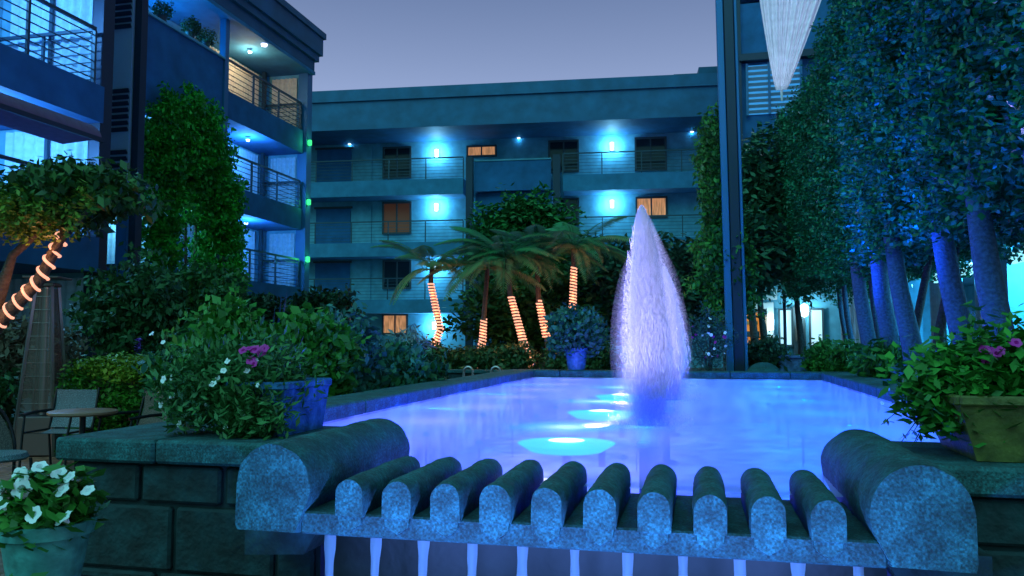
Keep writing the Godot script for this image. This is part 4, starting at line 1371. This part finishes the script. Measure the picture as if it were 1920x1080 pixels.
# ---- shrubs, vine and trees on the left
func left_garden() -> void:
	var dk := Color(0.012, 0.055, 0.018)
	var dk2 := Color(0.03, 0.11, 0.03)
	var br := Color(0.02, 0.13, 0.012)
	var br2 := Color(0.045, 0.20, 0.025)
	var tl := Color(0.02, 0.10, 0.08)
	var tl2 := Color(0.05, 0.20, 0.16)
	# the climbing vine on the middle bay
	var v := thing("wall_vine", "big bright green vine hanging over the left wing's middle bay", "vine", Vector3(-13.35, 0, -18.7))
	var st := ns()
	for k in 4:
		tube(st, [Vector3(-0.1, 0, -1.2 + k * 0.7), Vector3(0, 3, -1.0 + k * 0.6 + rf(-0.3, 0.3)), Vector3(0, 7.2, -0.9 + k * 0.5)], [0.06, 0.05, 0.02], 7, 0.2)
	obj("stem", st, M["bark"], v)
	var xs := blob(2700, Vector3(0.1, 6.55, 0.2), Vector3(0.6, 1.6, 1.95), 0.2, 0.35, -0.45) + blob(1900, Vector3(0.2, 4.3, -1.3), Vector3(0.6, 2.6, 0.85), 0.2, 0.4, -0.5) + blob(700, Vector3(0.2, 4.5, 1.2), Vector3(0.55, 2.0, 0.5), 0.2, 0.4, -0.3) + blob(1100, Vector3(0.6, 2.5, -0.6), Vector3(0.8, 1.5, 0.9), 0.2, 0.4)
	leaves("foliage", v, LEAF.mid, xs, Color(0.008, 0.15, 0.01), Color(0.03, 0.40, 0.02))
	# loose shrubs
	shrub("tall_shrub", "tall dark shrub before the left wing's louvred screen", Vector3(-9.0, 1.9, -11.4), Vector3(0.85, 1.0, 0.7), 620, LEAF.mid, dk, dk2)
	shrub("tall_shrub", "leafy dark shrub under the hanging vine", Vector3(-8.4, 2.0, -12.4), Vector3(0.9, 0.95, 0.7), 620, LEAF.mid, dk, br2 * 0.6)
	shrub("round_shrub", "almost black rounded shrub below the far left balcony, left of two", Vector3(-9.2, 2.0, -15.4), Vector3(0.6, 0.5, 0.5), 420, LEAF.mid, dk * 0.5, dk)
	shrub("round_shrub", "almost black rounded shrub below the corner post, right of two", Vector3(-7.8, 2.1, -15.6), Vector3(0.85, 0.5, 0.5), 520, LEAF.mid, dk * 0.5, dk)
	shrub("leafy_shrub", "bright green broad leaved shrub left of the dark blue spike", Vector3(-5.15, 1.35, -8.2), Vector3(0.45, 0.5, 0.4), 340, LEAF.broad, br, br2)
	shrub("leafy_shrub", "bright green broad leaved shrub right of the magenta flowers", Vector3(-4.4, 1.25, -8.5), Vector3(0.48, 0.5, 0.42), 380, LEAF.broad, br, br2)
	shrub("leafy_shrub", "teal green shrub with pale new leaves behind the flower pot", Vector3(-4.6, 1.5, -9.6), Vector3(0.5, 0.38, 0.45), 200, LEAF.mid, tl, tl2)
	shrub("teal_shrub", "teal leaved shrub on the left coping side, left of two", Vector3(-4.5, 1.0, -9.9), Vector3(0.42, 0.45, 0.45), 200, LEAF.broad, br * 0.7, tl2)
	shrub("teal_shrub", "teal leaved shrub with blue lit side beside the left coping, right of two", Vector3(-4.15, 0.95, -10.8), Vector3(0.42, 0.42, 0.45), 200, LEAF.broad, br * 0.7, tl2)
	shrub("dark_shrub", "dark glossy shrub at the end of the left border", Vector3(-4.3, 1.0, -11.6), Vector3(0.45, 0.4, 0.4), 260, LEAF.mid, dk, dk2)
	shrub("striped_plant", "greyish striped plant with upright leaves at the border's far end", Vector3(-4.6, 1.2, -12.4), Vector3(0.24, 0.55, 0.24), 110, LEAF.long, Color(0.12, 0.16, 0.16), Color(0.3, 0.32, 0.3))
	shrub("dry_shrub", "brownish grey shrub behind the pyramid heater", Vector3(-9.9, 1.3, -10.1), Vector3(0.9, 0.6, 0.6), 420, LEAF.mid, Color(0.07, 0.06, 0.04), Color(0.16, 0.13, 0.09))
	shrub("low_shrub", "dark low shrub left of the heater foot", Vector3(-9.7, 0.7, -9.0), Vector3(0.7, 0.55, 0.5), 320, LEAF.mid, dk, dk2)
	shrub("border_shrub", "white flecked green shrub between the box hedge and the flower pot", Vector3(-5.9, 1.15, -8.9), Vector3(0.7, 0.6, 0.5), 460, LEAF.mid, tl, br2)
	# the clipped hedge
	var h := thing("box_hedge", "square clipped green hedge with a lighter yellow green top", "hedge", Vector3(-7.45, 0, -9.2), 0.1)
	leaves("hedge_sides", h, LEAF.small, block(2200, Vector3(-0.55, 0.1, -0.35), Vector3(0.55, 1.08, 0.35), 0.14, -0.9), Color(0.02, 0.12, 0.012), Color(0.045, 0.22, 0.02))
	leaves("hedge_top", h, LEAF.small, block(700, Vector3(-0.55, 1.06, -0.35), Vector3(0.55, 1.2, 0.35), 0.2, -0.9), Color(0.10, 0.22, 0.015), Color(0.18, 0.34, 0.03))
	st = ns()
	box(st, Vector3(0, 0.55, 0), Vector3(0.9, 0.95, 0.5))
	obj("branches", st, M["bark"], h)
	# spike, purple flower, magenta flowers
	var sp := thing("spike_plant", "slender dark blue upright spike leaves behind the flower pot", "plant", Vector3(-5.0, 0.3, -8.7))
	for k in 6:
		st = ns()
		var a := rf(-0.05, 0.05)
		leaf(st, Vector3(rf(-0.06, 0.06), 0.0, rf(-0.05, 0.05)), Vector3(a, 1, rf(-0.04, 0.04)).normalized(), Vector3.BACK, rf(1.5, 1.9) if k < 3 else rf(0.9, 1.2), 0.07)
		obj("blade", st, M["spike_blue"], sp)
	var pf := thing("purple_flower", "tall violet flower spike beside the clipped hedge", "flowers", Vector3(-8.0, 0.6, -10.2))
	st = ns()
	tube(st, [Vector3(0, 0, 0), Vector3(0, 0.6, 0)], [0.012], 6)
	obj("stem", st, M["stem_green"], pf)
	st = ns()
	for i in 60: leaf(st, Vector3(0, rf(0.5, 0.95), 0), (rdir() * Vector3(1, 0.3, 1) + Vector3.UP * 0.3).normalized(), Vector3.UP, 0.07, 0.05)
	obj("flower_head", st, M["petal_purple"], pf)
	var fl := flower_mesh(0.07)
	for e in [["magenta_flowers", "cluster of magenta blossoms above the left flower pot", Vector3(-2.46, 1.42, -4.1)], ["magenta_flowers", "cluster of magenta blossoms in the right hand pot plant", Vector3(1.36, 1.45, -4.12)]]:
		var t := thing(e[0], e[1], "flowers", e[2])
		for i in 9:
			put("flower", fl, M["petal_magenta"], t, Transform3D(Basis(Vector3.RIGHT, rf(0.5, 1.5)) * Basis(Vector3.UP, rf(0, 6)) * Basis.from_scale(Vector3.ONE * rf(0.3, 0.45)), Vector3(rf(-0.06, 0.06), rf(-0.05, 0.05), rf(-0.05, 0.05))))
	# the leaning tree with the lights
	var tr := thing("leaning_tree", "leaning tree with a yellow green crown at the left edge", "tree", Vector3(-9.3, 0, -7.75))
	st = ns()
	var o := Vector3(-9.3, 0, -7.75)
	var trunk := [Vector3(-9.3, -0.05, -7.75), Vector3(-8.7, 0.9, -7.75), Vector3(-7.91, 1.75, -7.72), Vector3(-7.45, 2.21, -7.78), Vector3(-7.17, 2.74, -7.81), Vector3(-7.05, 3.2, -7.8)]
	var q := []
	for p in trunk: q.append(p - o)
	tube(st, q, [0.13, 0.11, 0.085, 0.07, 0.05, 0.03], 10, 0.15)
	obj("trunk", st, M["bark"], tr)
	st = ns()
	tube(st, [Vector3(-0.2, 0, -0.1), Vector3(1.0, 1.2, -0.05), Vector3(1.4, 2.1, 0.05), Vector3(1.55, 2.5, 0.06), Vector3(1.95, 2.85, 0.0), Vector3(2.2, 3.1, 0)], [0.1, 0.09, 0.07, 0.05, 0.035, 0.02], 9, 0.15)
	tube(st, [Vector3(2.0, 2.5, 0), Vector3(2.5, 3.0, 0), Vector3(2.8, 3.15, 0)], [0.04, 0.03, 0.015], 7, 0.15)
	obj("branch", st, M["bark"], tr)
	leaves("crown_low", tr, LEAF.small, blob(520, Vector3(1.75, 2.95, 0.1), Vector3(0.85, 0.3, 0.6), 0.1, 0.5, -0.3), Color(0.08, 0.17, 0.015), Color(0.17, 0.30, 0.03))
	leaves("crown", tr, LEAF.mid, blob(430, Vector3(2.0, 3.25, -0.2), Vector3(1.05, 0.36, 0.7), 0.2, 0.5, -0.3), Color(0.015, 0.07, 0.015), Color(0.04, 0.13, 0.02))
	rope("orange glowing rope light wound round the leaning tree at the left edge", trunk.slice(0, 5), 0.088, 0.15, "rope light on the leaning tree", 0.07, 0.018)

# ---- patio furniture and heater
func sling_chair(label: String, at: Vector3, turn: float, cloth: String) -> void:
	var c := thing("patio_chair", label, "chair", at, turn, "patio chairs by the fountain")
	var st := ns()
	sheet(st, 6, 8, func(u, v): return Vector3((u - 0.5) * 0.5, lerpf(0.46, 0.90, v), -0.22 - 0.1 * v - 0.03 * sin(v * PI)))
	obj("backrest", st, M[cloth], c)
	st = ns()
	sheet(st, 6, 8, func(u, v): return Vector3((u - 0.5) * 0.5, 0.44 - 0.03 * sin(v * PI), lerpf(-0.22, 0.24, v)))
	obj("seat", st, M[cloth], c)
	for s in [-1.0, 1.0]:
		st = ns()
		tube(st, [Vector3(s * 0.27, 0.0, -0.28), Vector3(s * 0.27, 0.42, -0.22), Vector3(s * 0.265, 0.92, -0.34)], [0.014], 7)
		obj("leg", st, M["chair_frame"], c)
		st = ns()
		tube(st, [Vector3(s * 0.27, 0.0, 0.27), Vector3(s * 0.27, 0.43, 0.24), Vector3(s * 0.28, 0.64, 0.2)], [0.014], 7)
		obj("leg", st, M["chair_frame"], c)
		st = ns()
		tube(st, [Vector3(s * 0.28, 0.66, -0.27), Vector3(s * 0.29, 0.66, 0.0), Vector3(s * 0.28, 0.64, 0.24)], [0.018], 7)
		obj("armrest", st, M["chair_frame"], c)
		st = ns()
		tube(st, [Vector3(s * 0.265, 0.44, -0.22), Vector3(s * 0.265, 0.44, 0.24)], [0.013], 7)
		obj("seat_rail", st, M["chair_frame"], c)

func patio() -> void:
	sling_chair("pale blue sling chair behind the round table, facing the camera", Vector3(-7.27, 0.02, -7.95), 0.15, "sling_cloth")
	sling_chair("tan sling chair right of the table, seen over the stone ledge", Vector3(-6.2, 0.02, -7.85), -0.3, "sling_tan")
	# round backed chair at the left edge
	var c := thing("round_chair", "round backed dark framed chair at the left edge, cut by the frame", "chair", Vector3(-6.15, 0.02, -6.0), 1.2)
	var st := ns()
	var loop := []
	for k in 21:
		var a := PI * k / 20.0
		loop.append(Vector3(cos(a) * 0.27, 0.5 + sin(a) * 0.44, -0.24 - 0.12 * sin(a)))
	loop.push_front(Vector3(0.28, 0.0, -0.26)); loop.append(Vector3(-0.28, 0.0, -0.26))
	tube(st, loop, [0.016], 8)
	obj("back_frame", st, M["chair_frame"], c)
	st = ns()
	sheet(st, 14, 10, func(u, v):
		var a: float = u * PI
		return Vector3(cos(a) * 0.255, 0.47 + sin(a) * 0.44 * v, -0.24 - 0.12 * sin(a) * v))
	obj("backrest", st, M["sling_tan"], c)
	st = ns()
	lathe(st, Vector3(0, 0, 0), [Vector2(0, 0.42), Vector2(0.25, 0.42), Vector2(0.27, 0.44), Vector2(0.25, 0.48), Vector2(0, 0.49)], 24)
	obj("seat", st, M["sling_cloth"], c)
	for s in [-1.0, 1.0]:
		st = ns()
		tube(st, [Vector3(s * 0.24, 0.0, 0.24), Vector3(s * 0.22, 0.43, 0.18)], [0.014], 7)
		obj("leg", st, M["chair_frame"], c)
	var t := thing("patio_table", "small round wooden patio table between the chairs", "table", Vector3(-6.42, 0.02, -7.35))
	st = ns()
	lathe(st, Vector3.ZERO, [Vector2(0, 0.70), Vector2(0.32, 0.70), Vector2(0.34, 0.715), Vector2(0.34, 0.735), Vector2(0.32, 0.745), Vector2(0, 0.745)], 32)
	obj("tabletop", st, M["table_wood"], t)
	st = ns()
	lathe(st, Vector3.ZERO, [Vector2(0, 0.0), Vector2(0.22, 0.0), Vector2(0.2, 0.03), Vector2(0.035, 0.06), Vector2(0.03, 0.69), Vector2(0, 0.69)], 20)
	obj("pedestal", st, M["chair_frame"], t)
	# pyramid heater
	var h := thing("patio_heater", "tall pyramid shaped patio heater left of the clipped hedge", "patio heater", Vector3(-8.35, 0.02, -8.85), 0.35)
	bx("base_box", Vector3(0, 0.27, 0), Vector3(0.46, 0.5, 0.46), M["heater_panel"], h, 0.015)
	for sx in [-1.0, 1.0]:
		for sz in [-1.0, 1.0]:
			st = ns()
			bar(st, Vector3(sx * 0.25, 0.0, sz * 0.25), Vector3(sx * 0.1, 2.2, sz * 0.1), 0.035, 0.035)
			obj("corner_post", st, M["heater_steel"], h)
		st = ns()
		bar(st, Vector3(sx * 0.213, 0.54, -0.213), Vector3(sx * 0.213, 0.54, 0.213), 0.03, 0.03)
		obj("base_rail", st, M["heater_steel"], h)
		for z in [-1.0, 1.0]:
			st = ns()
			for k in 9:
				var f := (k + 0.5) / 9.0
				var w := lerpf(0.2, 0.105, f)
				bar(st, Vector3(-w, lerpf(0.6, 2.15, f), z * w * 1.04), Vector3(w, lerpf(0.6, 2.15, f), z * w * 1.04), 0.006, 0.006)
			if sx > 0: obj("guard", st, M["heater_steel"], h)
	for q in 4:
		st = ns()
		var bq := Basis(Vector3.UP, q * PI * 0.5)
		quad(st, bq * Vector3(-0.19, 0.58, 0.205), bq * Vector3(0.19, 0.58, 0.205), bq * Vector3(0.09, 2.17, 0.095), bq * Vector3(-0.09, 2.17, 0.095), bq * Vector3(0, 0.1, 1))
		obj("mesh_panel", st, M["heater_mesh"], h)
	st = ns()
	tube(st, [Vector3(0, 0.53, 0), Vector3(0, 2.19, 0)], [0.055], 16)
	obj("glass_tube", st, M["heater_steel"], h)
	st = ns()
	box(st, Vector3(0, 2.22, 0), Vector3(0.26, 0.05, 0.26), 0.01)
	box(st, Vector3(0, 2.31, 0), Vector3(0.44, 0.03, 0.44), 0.008)
	obj("cap", st, M["heater_panel"], h)

# ---- planted pots in the foreground
func square_pot(label: String, at: Vector3, turn: float, s0: float, s1: float, h: float, deep := 1.0, m := "olive_pot") -> Node3D:
	var t := thing("square_planter", label, "planter", at, turn, "square planters on the fountain piers")
	var st := ns()
	var lo := []
	var hi := []
	for c in [Vector2(-1, -1), Vector2(1, -1), Vector2(1, 1), Vector2(-1, 1)]:
		lo.append(Vector3(c.x * s0, 0, c.y * s0 * deep)); hi.append(Vector3(c.x * s1, h, c.y * s1 * deep))
	for k in 4:
		var l := (k + 1) % 4
		var n: Vector3 = ((lo[k] + lo[l]) * Vector3(1, 0, 1) + Vector3.DOWN * 0.1).normalized()
		quad(st, lo[k], lo[l], hi[l], hi[k], n)
	quad(st, lo[0], lo[1], lo[2], lo[3], Vector3.DOWN)
	obj("pot_body", st, M[m], t)
	st = ns()
	for k in 4:
		var l := (k + 1) % 4
		bar(st, hi[k] + Vector3.UP * 0.01, hi[l] + Vector3.UP * 0.01, 0.04, 0.045, 0.008)
	obj("rim", st, M[m], t)
	bx("potting_soil", Vector3(0, h - 0.04, 0), Vector3(s1 * 1.9, 0.03, s1 * 1.9 * deep), M["soil"], t)
	return t

func pots() -> void:
	square_pot("tapered square blue grey planter on the left pier, its side lit blue", Vector3(-2.5, 0.953, -4.48), 0.0, 0.16, 0.185, 0.28, 1.55, "blue_planter")
	square_pot("tapered square olive planter on the right pier at the frame edge", Vector3(1.5, 0.953, -4.36), 0.0, 0.27, 0.36, 0.27)
	var white := flower_mesh(0.045)
	var l := thing("trailing_plant", "bushy trailing plant with small white flowers in the left square planter", "plant", Vector3(-2.52, 1.2, -4.40))
	var xs := blob(330, Vector3(-0.12, 0.08, 0), Vector3(0.33, 0.22, 0.3), 0.2, 0.4) + blob(260, Vector3(-0.40, 0.02, 0.05), Vector3(0.24, 0.24, 0.3), 0.2, 0.4) + blob(170, Vector3(0.0, -0.12, 0.22), Vector3(0.17, 0.17, 0.08), 0.1, 0.4)
	leaves("foliage", l, LEAF.fine, xs, Color(0.02, 0.10, 0.02), Color(0.06, 0.20, 0.06))
	for i in 24:
		put("flower", white, M["petal_white"], l, Transform3D(Basis(Vector3.UP, rf(-0.6, 0.6)) * Basis(Vector3.RIGHT, rf(0.7, 1.5)) * Basis.from_scale(Vector3.ONE * rf(0.3, 0.55)), Vector3(rf(-0.7, 0.2), rf(-0.2, 0.36), rf(0.2, 0.36))))
	var r := thing("leafy_plant", "large bright green bush filling the right square planter", "plant", Vector3(1.48, 1.22, -4.38))
	xs = blob(420, Vector3(0.05, 0.1, 0), Vector3(0.48, 0.24, 0.36), 0.2, 0.4) + blob(200, Vector3(-0.25, 0.02, 0.1), Vector3(0.26, 0.16, 0.26), 0.2, 0.4) + blob(160, Vector3(0.35, -0.05, 0.25), Vector3(0.2, 0.3, 0.12), 0.2, 0.4)
	leaves("foliage", r, LEAF.small, xs, Color(0.015, 0.12, 0.012), Color(0.05, 0.26, 0.03))
	# drooping twigs with pale blossoms over the water at the right
	var tw := thing("drooping_twigs", "thin dark twigs with pale blossoms hanging over the water at the right", "plant", Vector3(1.35, 1.2, -4.7))
	var st := ns()
	for k in 9:
		var d := Vector3(rf(-0.45, -0.1), rf(-0.32, -0.1), rf(-0.5, 0.15))
		tube(st, [Vector3(rf(0, 0.1), 0.02, 0), d * 0.5 + Vector3(0, 0.1, 0), d], [0.005, 0.004, 0.002], 4)
		for i in 10:
			leaf(st, d * rf(0.5, 1.0) + Vector3(0, rf(0, 0.04), 0), rdir(), Vector3.UP, 0.045, 0.022)
	obj("twig", st, M["stem_green"], tw)
	for i in 18:
		put("flower", white, M["petal_white"], tw, Transform3D(turn_any(rf(0.25, 0.45)) * Basis(Vector3.RIGHT, 1.0), Vector3(rf(-0.36, 0.0), rf(-0.12, 0.04), rf(-0.4, 0.2))))
	# the white flowers at the bottom left
	var pd := thing("stone_plinth", "square stone plinth under the pale teal flower pot", "plinth", Vector3(-2.75, 0, -2.95))
	bx("plinth_body", Vector3(0, 0.2315, 0), Vector3(0.36, 0.463, 0.36), M["block_stone"], pd, 0.02)
	var p := thing("flower_pot", "round pale teal pot at the bottom left corner", "pot", Vector3(-2.74, 0.465, -2.95))
	st = ns()
	lathe(st, Vector3.ZERO, [Vector2(0, 0), Vector2(0.135, 0), Vector2(0.17, 0.21), Vector2(0.19, 0.215), Vector2(0.195, 0.27), Vector2(0.175, 0.27), Vector2(0.16, 0.22), Vector2(0, 0.22)], 32)
	obj("pot_body", st, M["teal_pot"], p)
	var pt := thing("petunia_plant", "green leafy plant with white petunias in the pale teal pot", "plant", Vector3(-2.74, 0.70, -2.95))
	leaves("foliage", pt, LEAF.small, blob(130, Vector3(0, 0.09, 0), Vector3(0.16, 0.085, 0.16), 0.1, 0.2), Color(0.02, 0.11, 0.012), Color(0.05, 0.22, 0.03))
	for f in [[-0.17, 0.17, 0.1, 1.0], [-0.06, 0.22, 0.08, 1.2], [0.0, 0.19, 0.14, 1.1], [0.12, 0.18, 0.06, 1.0], [0.1, 0.1, 0.18, 1.0], [0.19, 0.08, 0.12, 1.1], [-0.2, 0.1, 0.12, 0.9], [0.05, 0.24, 0.0, 0.9], [-0.1, 0.15, 0.17, 0.8], [-0.13, 0.23, 0.02, 0.9], [0.14, 0.23, 0.04, 0.8], [0.0, 0.27, 0.05, 0.9], [-0.03, 0.13, 0.2, 0.7], [0.2, 0.17, 0.0, 0.8]]:
		put("flower", white, M["petal_white"], pt, Transform3D(Basis(Vector3.UP, rf(-0.6, 0.6)) * Basis(Vector3.RIGHT, rf(0.6, 1.3)) * Basis.from_scale(Vector3.ONE * f[3] * 0.85), Vector3(f[0], f[1], f[2])))
	shrub("corner_plant", "green foliage at the bottom left corner in front of the teal pot", Vector3(-2.5, 0.42, -2.45), Vector3(0.15, 0.16, 0.13), 130, LEAF.small, Color(0.015, 0.10, 0.02), Color(0.04, 0.17, 0.05))
